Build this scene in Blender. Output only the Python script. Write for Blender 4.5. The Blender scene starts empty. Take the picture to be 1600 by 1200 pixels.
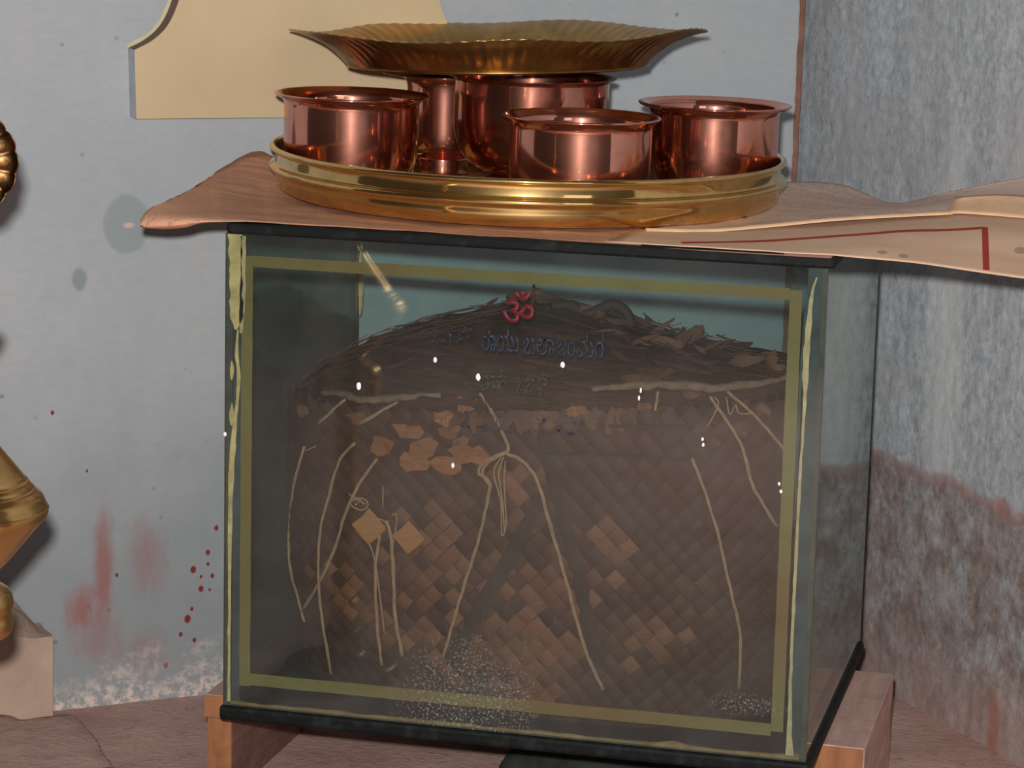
import bpy, bmesh, math, random
from mathutils import Vector, Matrix, noise

sc = bpy.context.scene
COL = sc.collection
random.seed(7)

# ------------------------------------------------------------------ camera
def camera():
    pan, pitch, roll = -0.2329525, 0.1918384, 0.0334338
    f = Vector((math.sin(pan)*math.cos(pitch), math.cos(pan)*math.cos(pitch), -math.sin(pitch)))
    r = f.cross(Vector((0, 0, 1))).normalized(); u = r.cross(f)
    r2 = r*math.cos(roll)+u*math.sin(roll); u2 = -r*math.sin(roll)+u*math.cos(roll)
    cd = bpy.data.cameras.new('camera'); cd.sensor_width = 36; cd.lens = 99.0; cd.clip_start = .05
    co = bpy.data.objects.new('camera', cd); COL.objects.link(co)
    m = Matrix((r2, u2, -f)).transposed().to_4x4(); m.translation = Vector((0.76361, -2.19007, 0.73336))
    co.matrix_world = m
    sc.camera = co
    return co, r2, u2, f
CAM, CR, CU, CF = camera()

# ------------------------------------------------------------------ world, lights, exposure
w = bpy.data.worlds.new('room_air'); sc.world = w; w.use_nodes = True
w.node_tree.nodes['Background'].inputs[0].default_value = (.030, .026, .022, 1)
w.node_tree.nodes['Background'].inputs[1].default_value = 1.0

def area(name, loc, target, size, size_y, power, col, shape='RECTANGLE'):
    l = bpy.data.lights.new(name, 'AREA'); l.shape = shape; l.size = size
    if shape == 'RECTANGLE': l.size_y = size_y
    l.energy = power; l.color = col
    o = bpy.data.objects.new(name, l); COL.objects.link(o); o.location = loc
    o.rotation_euler = (Vector(target)-Vector(loc)).to_track_quat('-Z', 'Y').to_euler()
    return o
# the camera's own flash, a little above and left of the lens
fl = CAM.location + CR*(-.02) + CU*.06 + CF*.02
area('camera_flash', fl, fl+CF, .035, 0, 51.0, (1.0, .97, .93), 'DISK')
# daylight from the doorway across the room
area('doorway_daylight', (2.6, -3.2, 1.2), (.25, .2, .4), .9, 2.0, 8.0, (.95, .97, 1.0))

vs = sc.view_settings
vs.view_transform = 'Standard'; vs.look = 'None'; vs.exposure = 0.0; vs.gamma = 1.0; vs.use_curve_mapping = False

# ------------------------------------------------------------------ node helpers
class NB:
    def __init__(s, name):
        s.m = bpy.data.materials.new(name); s.m.use_nodes = True
        s.t = s.m.node_tree; s.t.nodes.clear()
        s.out = s.t.nodes.new('ShaderNodeOutputMaterial')
    def n(s, typ, **kw):
        nd = s.t.nodes.new('ShaderNode'+typ)
        for k, v in kw.items(): setattr(nd, k, v)
        return nd
    def set(s, sock, v):
        if isinstance(v, bpy.types.NodeSocket): s.t.links.new(v, sock)
        elif v is not None:
            if isinstance(v, (tuple, list)) and len(v) == 3 and sock.type == 'RGBA': v = (*v, 1)
            sock.default_value = v
    def coord(s, which='Object', scale=(1, 1, 1), rot=(0, 0, 0)):
        tc = s.n('TexCoord'); mp = s.n('Mapping')
        s.t.links.new(tc.outputs[which], mp.inputs['Vector'])
        mp.inputs['Scale'].default_value = scale; mp.inputs['Rotation'].default_value = rot
        return mp.outputs[0]
    def noise(s, vec, scale, detail=4, rough=.55, dist=0):
        nd = s.n('TexNoise'); s.set(nd.inputs['Vector'], vec)
        nd.inputs['Scale'].default_value = scale; nd.inputs['Detail'].default_value = detail
        nd.inputs['Roughness'].default_value = rough; nd.inputs['Distortion'].default_value = dist
        return nd.outputs['Fac']
    def voro(s, vec, scale, feature='F1'):
        nd = s.n('TexVoronoi', feature=feature); s.set(nd.inputs['Vector'], vec); nd.inputs['Scale'].default_value = scale
        return nd.outputs['Distance']
    def ramp(s, fac, stops):
        nd = s.n('ValToRGB'); s.set(nd.inputs[0], fac)
        e = nd.color_ramp.elements
        while len(e) < len(stops): e.new(.5)
        for el, (p, c) in zip(e, stops):
            el.position = p; el.color = (c, c, c, 1) if isinstance(c, (int, float)) else (*c, 1)
        return nd.outputs[0]
    def mix(s, fac, a, b, mode='MIX'):
        nd = s.n('Mix', data_type='RGBA', blend_type=mode)
        s.set(nd.inputs[0], fac); s.set(nd.inputs[6], a); s.set(nd.inputs[7], b)
        return nd.outputs[2]
    def math(s, op, a, b=None, c=None, clamp=False):
        nd = s.n('Math', operation=op, use_clamp=clamp)
        s.set(nd.inputs[0], a)
        if b is not None: s.set(nd.inputs[1], b)
        if c is not None: s.set(nd.inputs[2], c)
        return nd.outputs[0]
    def xyz(s, vec):
        nd = s.n('SeparateXYZ'); s.set(nd.inputs[0], vec); return nd.outputs
    def bump(s, h, strength=.3, dist=.002):
        nd = s.n('Bump'); s.set(nd.inputs['Height'], h); nd.inputs['Strength'].default_value = strength; nd.inputs['Distance'].default_value = dist
        return nd.outputs[0]
    def bsdf(s, col, rough=.6, metal=0, normal=None, spec=.5, aniso=0):
        p = s.n('BsdfPrincipled'); s.set(p.inputs['Base Color'], col); s.set(p.inputs['Roughness'], rough)
        p.inputs['Metallic'].default_value = metal; p.inputs['Specular IOR Level'].default_value = spec
        if normal is not None: s.set(p.inputs['Normal'], normal)
        if aniso:
            p.inputs['Anisotropic'].default_value = aniso; p.inputs['Anisotropic Rotation'].default_value = .25
            tg = s.n('Tangent', direction_type='RADIAL', axis='Z'); s.t.links.new(tg.outputs[0], p.inputs['Tangent'])
        return p.outputs[0]
    def done(s, shader):
        s.t.links.new(shader, s.out.inputs['Surface']); return s.m
    def spot(s, X, Z, x0, z0, rx, rz, wob=None, soft=.35):
        """1 inside an ellipse on the surface, 0 outside; wob roughens its edge"""
        dx = s.math('DIVIDE', s.math('SUBTRACT', X, x0), rx); dz = s.math('DIVIDE', s.math('SUBTRACT', Z, z0), rz)
        d = s.math('SQRT', s.math('ADD', s.math('MULTIPLY', dx, dx), s.math('MULTIPLY', dz, dz)))
        if wob is not None: d = s.math('ADD', d, wob)
        mr = s.n('MapRange', interpolation_type='SMOOTHSTEP'); s.set(mr.inputs[0], d)
        mr.inputs[1].default_value = 1+soft; mr.inputs[2].default_value = 1-soft
        return mr.outputs[0]
def S(r, g, b):
    f = lambda c: (c/12.92 if c <= .04045 else ((c+.055)/1.055)**2.4)
    return (f(r/255), f(g/255), f(b/255))

# ------------------------------------------------------------------ mesh helpers
def obj(name, verts, faces, mat, parent=None, smooth=False, mats=None, fm=None):
    me = bpy.data.meshes.new(name); me.from_pydata([tuple(v) for v in verts], [], faces); me.update()
    for m in (mats or [mat]): me.materials.append(m)
    if fm:
        for p, i in zip(me.polygons, fm): p.material_index = i
    if smooth: me.polygons.foreach_set('use_smooth', [True]*len(me.polygons))
    o = bpy.data.objects.new(name, me); COL.objects.link(o)
    if parent is not None: o.parent = parent
    return o
def tag(o, label=None, cat=None, group=None, kind=None):
    if label: o['label'] = label
    if cat: o['category'] = cat
    if group: o['group'] = group
    if kind: o['kind'] = kind
    return o
def empty(name, loc, label, cat, rz=0, group=None):
    o = bpy.data.objects.new(name, None); COL.objects.link(o); o.location = loc; o.rotation_euler = (0, 0, rz)
    o.empty_display_size = .02
    return tag(o, label, cat, group)
def fix_normals(o):
    bm = bmesh.new(); bm.from_mesh(o.data); bmesh.ops.recalc_face_normals(bm, faces=bm.faces); bm.to_mesh(o.data); bm.free()
def box_data(x0, x1, y0, y1, z0, z1):
    v = [(x, y, z) for z in (z0, z1) for y in (y0, y1) for x in (x0, x1)]
    f = [(0, 2, 3, 1), (4, 5, 7, 6), (0, 1, 5, 4), (2, 6, 7, 3), (0, 4, 6, 2), (1, 3, 7, 5)]
    return v, f
def box(name, x0, x1, y0, y1, z0, z1, mat, parent=None, bev=0, seg=2, rough=0):
    bm = bmesh.new(); v, f = box_data(x0, x1, y0, y1, z0, z1)
    bv = [bm.verts.new(p) for p in v]
    for q in f: bm.faces.new([bv[i] for i in q])
    if bev: bmesh.ops.bevel(bm, geom=bm.edges[:], offset=bev, segments=seg, affect='EDGES', profile=.5)
    if rough:
        bmesh.ops.subdivide_edges(bm, edges=bm.edges[:], cuts=6, use_grid_fill=True)
        for q in bm.verts:
            n = noise.noise_vector(q.co*40); q.co += Vector(n)*rough
    bmesh.ops.recalc_face_normals(bm, faces=bm.faces)
    me = bpy.data.meshes.new(name); bm.to_mesh(me); bm.free(); me.materials.append(mat)
    o = bpy.data.objects.new(name, me); COL.objects.link(o)
    if parent is not None: o.parent = parent
    return o
def catmull(pts, n=6):
    P = [Vector(p) for p in pts]
    if len(P) == 2: return [P[0].lerp(P[1], i/n) for i in range(n+1)]
    P = [P[0]*2-P[1]]+P+[P[-1]*2-P[-2]]
    out = []
    for i in range(1, len(P)-2):
        for k in range(n):
            t = k/n; a, b, c, d = P[i-1:i+3]
            out.append(.5*((2*b)+(c-a)*t+(2*a-5*b+4*c-d)*t*t+(3*b-a-3*c+d)*t**3))
    out.append(P[-2]); return out
def lathe(name, prof, mat, parent=None, loc=(0, 0, 0), seg=96, sub=4, mod=None, smooth=True):
    """revolve an (r, z) profile; sub>0 smooths it with a Catmull-Rom pass"""
    pr = [(p.x, p.y) for p in catmull([(r, z, 0) for r, z in prof], sub)] if sub else prof
    V = []; Fc = []
    for j in range(seg):
        t = 2*math.pi*j/seg
        for (r, z) in pr:
            r = max(r, 0.00005)
            if mod: r, z = mod(r, z, t)
            V.append((r*math.cos(t), r*math.sin(t), z))
    m = len(pr)
    for j in range(seg):
        k = (j+1) % seg
        for i in range(m-1): Fc.append((j*m+i, k*m+i, k*m+i+1, j*m+i+1))
    o = obj(name, V, Fc, mat, parent, smooth); o.location = loc
    return o
def tube(name, pts, rad, mat, parent=None, seg=6, n=5, taper=None, wob=0, strands=1):
    C = catmull(pts, n)
    V = []; Fc = []
    for st in range(strands):
        base = len(V); L = len(C)
        for i, c in enumerate(C):
            t = (C[min(i+1, L-1)]-C[max(i-1, 0)]).normalized()
            a = t.cross(Vector((0, 1, .03))).normalized(); b = t.cross(a)
            rr = (rad(i/(L-1)) if callable(rad) else rad)
            off = Vector((0, 0, 0))
            if strands > 1:
                ph = 2*math.pi*st/strands+i*.55
                off = (a*math.cos(ph)+b*math.sin(ph))*rr*.62
                rr *= .52
            if wob: off += Vector(noise.noise_vector(c*90+Vector((st, 0, 0))))*wob
            for k in range(seg):
                q = 2*math.pi*k/seg
                V.append(c+off+(a*math.cos(q)+b*math.sin(q))*rr)
        for i in range(L-1):
            for k in range(seg):
                k2 = (k+1) % seg
                Fc.append((base+i*seg+k, base+i*seg+k2, base+(i+1)*seg+k2, base+(i+1)*seg+k))
        Fc.append(tuple(base+k for k in range(seg))[::-1]); Fc.append(tuple(base+(L-1)*seg+k for k in range(seg)))
    o = obj(name, V, Fc, mat, parent, True); fix_normals(o); return o
def prism(name, poly, y0, y1, mat, parent=None, mats=None, side=None):
    """(x, z) polygon given thickness in y"""
    n = len(poly)
    V = [(x, y0, z) for x, z in poly]+[(x, y1, z) for x, z in poly]
    Fc = [tuple(range(n)), tuple(range(2*n-1, n-1, -1))]
    fm = [0, 0]
    for i in range(n):
        j = (i+1) % n
        Fc.append((i, n+i, n+j, j)); fm.append(side(i) if side else 0)
    o = obj(name, V, Fc, mat, parent, mats=mats, fm=fm); fix_normals(o); return o
def sheet(name, rows, mat, nu=8, nv=8, thick=.0005, wob=0, parent=None):
    """smooth sheet through rows of control points, given a thickness"""
    R_ = [catmull(r, nu) for r in rows]
    cols = [catmull([R_[k][i] for k in range(len(R_))], nv) for i in range(len(R_[0]))]
    nc, nr = len(cols), len(cols[0])
    top = []
    for c in cols:
        for p in c:
            q = Vector(p)
            if wob: q.z += noise.noise(Vector((q.x*22, q.y*22, 3)))*wob
            top.append(q)
    V = top+[p-Vector((0, 0, thick)) for p in top]
    n = len(top); Fc = []
    for i in range(nc-1):
        for j in range(nr-1):
            a, b, c, d = i*nr+j, (i+1)*nr+j, (i+1)*nr+j+1, i*nr+j+1
            Fc.append((a, b, c, d)); Fc.append((n+d, n+c, n+b, n+a))
    def edge(seq):
        for a, b in zip(seq, seq[1:]): Fc.append((a, b, n+b, n+a))
    edge([i*nr for i in range(nc)]); edge([i*nr+nr-1 for i in range(nc)])
    edge(list(range(nr))); edge([(nc-1)*nr+j for j in range(nr)])
    o = obj(name, V, Fc, mat, parent, True); fix_normals(o); return o
THREADS=[[2.0,[[0.0498,0.062,0.2162], [0.0364,0.0755,0.1761], [0.0246,0.102,0.1289], [0.0263,0.102,0.0966], [0.04,0.087,0.0709], [0.0467,0.0815,0.0551]]], [1,[[0.0499,0.062,0.2123], [0.0628,0.0535,0.219]]], [2.0,[[0.1021,0.0375,0.2288], [0.0876,0.042,0.2112], [0.0767,0.0465,0.1758], [0.0688,0.052,0.1463], [0.0666,0.056,0.1095], [0.0692,0.0595,0.0689], [0.0783,0.0615,0.017]]], [2.3,[[0.123,0.0325,0.2178], [0.1061,0.0365,0.1923], [0.0929,0.041,0.1628], [0.0849,0.045,0.1359], [0.0686,0.0555,0.1018], [0.0446,0.082,0.0646]]], [1.1,[[0.0976,0.039,0.1838], [0.1026,0.0375,0.1812], [0.1124,0.035,0.1815], [0.1155,0.0345,0.1764], [0.1102,0.0355,0.1718], [0.1016,0.038,0.1732], [0.0996,0.0385,0.1774], [0.1064,0.0365,0.1801], [0.1131,0.035,0.1771]]], [1.2,[[0.1147,0.0355,0.1504], [0.1164,0.0345,0.1625], [0.1259,0.0325,0.1661], [0.1332,0.031,0.1637], [0.1361,0.031,0.1596]]], [2.2,[[0.1274,0.0325,0.1523], [0.1235,0.035,0.1201], [0.1254,0.0385,0.0704], [0.1295,0.041,0.0361]]], [2.6,[[0.1331,0.031,0.1654], [0.1374,0.031,0.153], [0.1401,0.032,0.1224], [0.1421,0.0345,0.0827], [0.1487,0.0365,0.0473]]], [1,[[0.1147,0.0355,0.1504], [0.1241,0.0345,0.1242], [0.1321,0.0375,0.0651]]], [0.7,[[0.1294,0.0315,0.1943], [0.1299,0.0315,0.1772]]], [0.8,[[0.1376,0.0305,0.1709], [0.1424,0.0295,0.1716], [0.1404,0.0305,0.1479]]], [2.6,[[0.2123,0.0245,0.2828], [0.2198,0.0245,0.2726], [0.2272,0.0245,0.2608], [0.2342,0.0245,0.2478], [0.2378,0.0245,0.2389], [0.2363,0.0245,0.2339]]], [2.3,[[0.2363,0.0245,0.235], [0.2196,0.0245,0.226], [0.2134,0.0245,0.2157], [0.223,0.0245,0.2072], [0.2199,0.0245,0.1818], [0.2141,0.025,0.1543], [0.2046,0.027,0.122], [0.1955,0.0295,0.0893], [0.1851,0.033,0.0503]]], [2,[[0.2358,0.0245,0.2339], [0.2218,0.0245,0.2251], [0.2167,0.0245,0.2149], [0.2236,0.0245,0.2051]]], [1.1,[[0.2321,0.0245,0.2298], [0.2265,0.0245,0.2168], [0.2334,0.0245,0.1907], [0.2348,0.0245,0.164], [0.2383,0.0245,0.1742], [0.2356,0.0245,0.2045], [0.236,0.0245,0.2274]]], [1.1,[[0.2342,0.0245,0.2305], [0.2309,0.0245,0.215], [0.2351,0.0245,0.1881], [0.237,0.0245,0.1653]]], [2.6,[[0.2358,0.0245,0.2339], [0.2501,0.0245,0.2286], [0.2637,0.0245,0.2124], [0.2735,0.0245,0.1828], [0.2885,0.026,0.1368], [0.3009,0.029,0.0937], [0.3107,0.032,0.064], [0.3237,0.035,0.0366]]], [2.2,[[0.3897,0.0365,0.2395], [0.3994,0.039,0.2167], [0.4138,0.0445,0.174], [0.4162,0.046,0.1624], [0.4262,0.053,0.1206], [0.433,0.061,0.0866], [0.433,0.0685,0.0383]]], [2.2,[[0.4015,0.04,0.2916], [0.4181,0.046,0.2678], [0.4288,0.051,0.2484], [0.4364,0.0555,0.2206], [0.4454,0.0615,0.2022], [0.4571,0.0725,0.1801]]], [2.0,[[0.4148,0.0445,0.2961], [0.4337,0.054,0.2788], [0.4494,0.065,0.2597], [0.4646,0.082,0.2364]]], [1,[[0.4007,0.0395,0.2666], [0.4084,0.042,0.2849], [0.4051,0.041,0.2917]]], [1,[[0.414,0.0445,0.2913], [0.4176,0.046,0.2769], [0.4218,0.0475,0.2849], [0.425,0.049,0.278], [0.4362,0.0555,0.2776]]], [2,[[0.0919,0.0405,0.2649], [0.0651,0.052,0.2395]]], [2.4,[[0.1409,0.0295,0.2686], [0.1054,0.0365,0.2453]]], [2,[[0.3602,0.0305,0.2944], [0.3584,0.03,0.2784]]]]
STRAPS=[[[0.2667,0.0245,0.2505], [0.278,0.0245,0.2082], [0.2944,0.0255,0.155], [0.3083,0.029,0.1005], [0.3201,0.0335,0.0534]], [[0.2674,0.0245,0.2018], [0.2428,0.0255,0.1464], [0.2146,0.0285,0.0925], [0.1913,0.0335,0.0429]]]
RIM=[[[0.065,0.06,0.264], [0.091,0.04,0.269], [0.108,0.03,0.268], [0.127,0.026,0.27], [0.157,0.022,0.276], [0.179,0.02,0.279]], [[0.307,0.02,0.294], [0.327,0.022,0.297], [0.354,0.025,0.3], [0.382,0.028,0.301], [0.401,0.035,0.299], [0.42,0.045,0.3], [0.443,0.06,0.303], [0.461,0.085,0.304]]]
FLAPS=[[0.128,0.031,0.232], [0.151,0.028,0.245], [0.166,0.026,0.231], [0.179,0.026,0.259], [0.187,0.026,0.249], [0.203,0.025,0.271], [0.199,0.025,0.231], [0.213,0.025,0.229], [0.185,0.026,0.219], [0.157,0.027,0.219], [0.196,0.025,0.239], [0.125,0.032,0.224], [0.276,0.025,0.281], [0.293,0.025,0.274], [0.35,0.029,0.281], [0.408,0.042,0.253], [0.386,0.035,0.295], [0.258,0.025,0.279], [0.103,0.037,0.251], [0.049,0.063,0.247], [0.427,0.05,0.264], [0.441,0.058,0.28]]
PATCH=[[0.117,0.034,0.158], [0.153,0.029,0.153], [0.296,0.025,0.177]]
SPECK=[[0.1167,-0.0005,0.2853], [0.1816,-0.0005,0.3117], [0.2182,-0.0005,0.3001], [0.2883,-0.0005,0.315], [0.3534,-0.0005,0.2985], [0.3521,-0.0005,0.2921], [0.4052,-0.0005,0.2622], [0.4059,-0.0005,0.2575], [0.4685,-0.0005,0.2302], [0.4703,-0.0005,0.2241], [0.1983,-0.0005,0.2246], [0.0004,-0.0005,0.2363]]

# ------------------------------------------------------------------ materials
def m_plain(name, col, rough=.7, var=.25, scale=30, bump=0, bscale=80, spec=.3):
    b = NB(name); v = b.coord()
    n = b.noise(v, scale, 5)
    c = b.mix(b.ramp(n, [(.3, 0), (.7, 1)]), tuple(x*(1-var) for x in col), tuple(min(1, x*(1+var)) for x in col))
    nm = b.bump(b.noise(v, bscale, 5), bump, .003) if bump else None
    return b.done(b.bsdf(c, rough, 0, nm, spec))
def m_metal(name, col, dark, rough, aniso=.6, blot=.5, patina=(.1, .05, .03), vscale=18, lo=.52, haze=.22):
    b = NB(name); v = b.coord()
    n = b.noise(v, vscale, 6, .6); n2 = b.noise(b.coord(scale=(1, 1, .25)), 160, 3)
    c = b.mix(b.ramp(n, [(.35, 0), (.7, 1)]), col, dark)
    sp = b.ramp(b.noise(v, 55, 6, .7), [(lo, 0), (lo+.2, 1)])
    c = b.mix(b.math('MULTIPLY', sp, blot), c, patina)
    r = b.math('MULTIPLY_ADD', n, .08, rough-.04)
    nm = b.bump(n2, .02, .0005)
    mx = b.n('MixShader'); mx.inputs[0].default_value = haze
    b.t.links.new(b.bsdf(c, r, 1, nm, .5, aniso), mx.inputs[1])
    b.t.links.new(b.bsdf(c, .40, 1, nm, .5, .5), mx.inputs[2])
    return b.done(mx.outputs[0])
M = {}
M['copper'] = m_metal('polished_copper', (.80, .36, .27), (.62, .25, .17), .08, .75, .2)
M['copper_dull'] = m_metal('dull_copper', (.62, .27, .20), (.45, .17, .11), .09, .75, .3)
M['brass'] = m_metal('polished_brass', (.78, .56, .24), (.62, .41, .15), .08, .55, .3, (.16, .09, .03))
M['brass_plate'] = m_metal('tarnished_brass', (.52, .33, .12), (.38, .22, .08), .20, .2, .4, (.16, .09, .03), 26, haze=.6)
M['brass_lamp'] = m_metal('worn_brass', (.80, .50, .20), (.60, .35, .12), .18, .3, .3, (.14, .08, .04), 30, haze=.5)

M['brass_dark'] = m_metal('dimmed_dark_brass', (.12, .06, .025), (.08, .04, .016), .34, .2, .4, (.08, .04, .02), 40, haze=.5)  # colour darkened so the lamp's disc and base throw back less flash
def m_glass(name, tint, dust, dirt=False, dustcol=(.55, .55, .52)):
    """thin pane: each face passes tinted light and mirrors by Fresnel, with a film of dust"""
    b = NB(name); v = b.coord()
    lw = b.n('LayerWeight'); lw.inputs[0].default_value = .5
    fr = b.math('MULTIPLY_ADD', b.math('POWER', lw.outputs['Facing'], 5.0), .92, .035)
    tr = b.n('BsdfTransparent'); tr.inputs[0].default_value = (*[x**.5 for x in tint], 1)
    gl = b.n('BsdfGlossy'); gl.inputs['Roughness'].default_value = .02; gl.inputs['Color'].default_value = (.9, .95, .93, 1)
    mx = b.n('MixShader'); b.set(mx.inputs[0], fr); b.t.links.new(tr.outputs[0], mx.inputs[1]); b.t.links.new(gl.outputs[0], mx.inputs[2])
    df = b.n('BsdfDiffuse')
    X, Y, Z = b.xyz(v)
    cl = b.ramp(b.noise(v, 14, 6, .65), [(.35, .35), (.75, 1)])
    f = b.math('MULTIPLY', cl, dust)
    col = dustcol
    if dirt:
        low = b.n('MapRange'); b.set(low.inputs[0], Z); low.inputs[1].default_value = .10; low.inputs[2].default_value = -.0
        low.inputs[3].default_value = 1.0; low.inputs[4].default_value = 1.7
        f = b.math('MULTIPLY', f, low.outputs[0])
        # dried splashes: flecks thick near the bottom middle, a smear near the right
        wob = b.math('MULTIPLY_ADD', b.noise(v, 30, 4), 1.6, -.8)
        m1 = b.spot(X, Z, .215, .02, .055, .05, wob, .6); m2 = b.spot(X, Z, .452, .043, .026, .008, wob, .6)
        m3 = b.spot(X, Z, .25, .055, .09, .07, wob, .9)
        fl = b.ramp(b.noise(v, 420, 3, .7), [(.57, 0), (.64, 1)])
        st = b.ramp(b.noise(b.coord(scale=(3, 1, .35)), 130, 4, .7), [(.58, 0), (.72, 1)])
        mk = b.math('MAXIMUM', b.math('MULTIPLY', m1, fl), b.math('MULTIPLY', m2, fl))
        mk = b.math('MAXIMUM', mk, b.math('MULTIPLY', b.math('MULTIPLY', m3, st), .25))
        f = b.math('MAXIMUM', f, b.math('MULTIPLY', mk, .42))
    b.set(df.inputs[0], col)
    m2_ = b.n('MixShader'); b.set(m2_.inputs[0], f); b.t.links.new(mx.outputs[0], m2_.inputs[1]); b.t.links.new(df.outputs[0], m2_.inputs[2])
    return b.done(m2_.outputs[0])
M['glass_front'] = m_glass('dusty_front_glass', (.80, .82, .80), .03, True)
M['glass_left'] = m_glass('grimy_side_glass', (.30, .36, .355), .02)
M['glass_right'] = m_glass('side_glass', (.72, .80, .77), .012)
M['glass_back'] = m_glass('back_glass', (.76, .94, .93), .012)
M['glass_edge'] = m_plain('green_glass_edge', S(62, 72, 62), .3, .3, 60, spec=.5)

def m_black():
    b = NB('black_board'); v = b.coord()
    n = b.noise(v, 60, 6, .7); d = b.ramp(n, [(.5, 0), (.8, 1)])
    c = b.mix(d, (.004, .005, .0055), (.022, .026, .028))
    return b.done(b.bsdf(c, .62, 0, b.bump(n, .3, .001), .18))
M['black'] = m_black()
M['corner_dark'] = m_plain('dark_teal_strip', S(44, 66, 68), .6, .45, 50)
M['glue'] = m_plain('yellowed_glue', S(192, 180, 122), .4, .3, 90, .3, 120, .5)
M['glue_old'] = m_plain('brown_old_glue', S(122, 104, 58), .5, .4, 60, .3, 120)
M['glue_pale'] = m_plain('pale_glue', S(176, 168, 124), .35, .25, 90, .3, 120, .5)
def m_border():
    b = NB('yellow_border_paint'); v = b.coord()
    n = b.ramp(b.noise(v, 5, 3), [(.42, 0), (.6, 1)])
    c = b.mix(n, S(104, 104, 46), S(106, 84, 24))
    c = b.mix(b.ramp(b.noise(v, 120, 5), [(.45, 0), (.75, .45)]), c, S(88, 86, 44))
    return b.done(b.bsdf(c, .6))
M['border'] = m_border()
def m_worn(name, col, lo):
    b = NB(name); v = b.coord()
    k = b.ramp(b.noise(v, 260, 5, .7), [(lo, 0), (lo+.12, 1)])
    tr = b.n('BsdfTransparent'); mx = b.n('MixShader'); b.set(mx.inputs[0], k)
    b.t.links.new(tr.outputs[0], mx.inputs[1]); b.t.links.new(b.bsdf(col, .6), mx.inputs[2])
    return b.done(mx.outputs[0])
M['om_red'] = m_plain('red_paint', S(108, 38, 42), .5, .2, 120)
M['ink_blue'] = m_worn('worn_blue_paint', S(44, 55, 74), .40)
M['ink_blue2'] = m_worn('flaking_blue_paint', S(38, 56, 82), .50)
M['ink_green'] = m_worn('worn_green_paint', S(56, 64, 42), .42)
M['fleck'] = m_plain('white_fleck', (.93, .90, .92), .4, .03, 300)

def m_wallback():
    b = NB('blue_wash_plaster'); v = b.coord(); X, Y, Z = b.xyz(v)
    n1 = b.noise(v, 3.5, 5, .6); n2 = b.noise(b.coord(scale=(1, 1, .5)), 28, 6, .65); n3 = b.noise(v, 150, 4, .6)
    c = b.mix(b.ramp(n1, [(.3, 0), (.7, 1)]), S(166, 172, 178), S(180, 182, 184))
    c = b.mix(b.ramp(n2, [(.45, 0), (.8, .35)]), c, S(150, 164, 172))
    c = b.mix(b.ramp(b.noise(b.coord(scale=(.4, 1, 3)), 40, 5, .7), [(.55, 0), (.8, .25)]), c, S(190, 188, 186))
    c = b.mix(b.ramp(b.noise(b.coord(scale=(.5, 1, 1.6)), 120, 6, .7), [(.4, 0), (.7, .3)]), c, S(150, 154, 158))
    # wall greyer and darker towards the bottom, with an uneven transition
    wl = b.math('MULTIPLY_ADD', b.noise(v, 12, 5, .6), .22, -.11)
    lw = b.n('MapRange', interpolation_type='SMOOTHSTEP'); b.set(lw.inputs[0], b.math('ADD', Z, wl)); lw.inputs[1].default_value = .30; lw.inputs[2].default_value = -.06
    c = b.mix(b.math('MULTIPLY', lw.outputs[0], .75), c, S(128, 134, 136))
    wob = b.math('MULTIPLY_ADD', b.noise(v, 60, 5, .65), .5, -.25); wob2 = b.math('MULTIPLY_ADD', b.noise(b.coord(scale=(1, 1, .4)), 55, 6, .7), 2.4, -1.2)
    c = b.mix(b.math('MULTIPLY', b.spot(X, Z, .0275, .362, .0225, .028, b.math('MULTIPLY', wob, .35), .10), .7), c, S(138, 150, 150))
    c = b.mix(b.spot(X, Z, .030, .361, .005, .0028, wob2, .4), c, S(205, 180, 172))
    c = b.mix(b.math('MULTIPLY', b.spot(X, Z, -.018, .3105, .007, .011, wob, .3), .8), c, S(130, 142, 144))
    red = S(150, 88, 82)
    for (x, z, rx, rz, k) in [(.007, .03, .008, .045, .75), (-.014, -.012, .014, .018, .7), (0, -.035, .02, .03, .4), (.045, .035, .012, .03, .35), (.06, .03, .01, .03, .25), (.05, -.06, .02, .02, .25)]:
        c = b.mix(b.math('MULTIPLY', b.spot(X, Z, x, z, rx, rz, wob2, .7), k), c, red)
    dr = S(128, 42, 40)
    for (x, z, r) in [(.097, .0197, .0045), (.1118, .036, .0035), (.0917, -.0298, .0052), (.1051, -.0004, .004), (.085, -.045, .003), (.096, -.02, .0028), (.112, .024, .0025), (.1165, .012, .003), (.099, -.052, .003), (.114, -.002, .002), (-.0437, .1837, .0028), (-.01, .125, .002), (.12, .06, .0035), (.02, .02, .0025), (.105, .012, .0022), (.07, -.075, .004)]:
        c = b.mix(b.spot(X, Z, x, z, r*.62, r*.8, wob, .3), c, dr)
    # salt bloom above the floor
    e = b.n('MapRange'); b.set(e.inputs[0], b.math('ADD', Z, b.math('MULTIPLY_ADD', b.noise(v, 22, 5, .6), .16, -.08))); e.inputs[1].default_value = -.062; e.inputs[2].default_value = -.108
    bl = b.math('MULTIPLY', e.outputs[0], b.ramp(b.noise(v, 95, 6, .8), [(.46, .05), (.56, 1)]))
    c = b.mix(b.math('MULTIPLY', bl, .95), c, S(214, 194, 186))
    # scattered dark flecks
    fk = b.ramp(b.voro(v, 38), [(.05, 1), (.11, 0)])
    fk = b.math('MULTIPLY', fk, b.ramp(b.noise(v, 9, 2), [(.5, 0), (.6, .55)]))
    c = b.mix(fk, c, S(84, 86, 88))
    h = b.math('ADD', n2, b.math('MULTIPLY', n3, .4))
    return b.done(b.bsdf(c, .75, 0, b.bump(h, .22, .002), .25))
M['wall_back'] = m_wallback()
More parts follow.
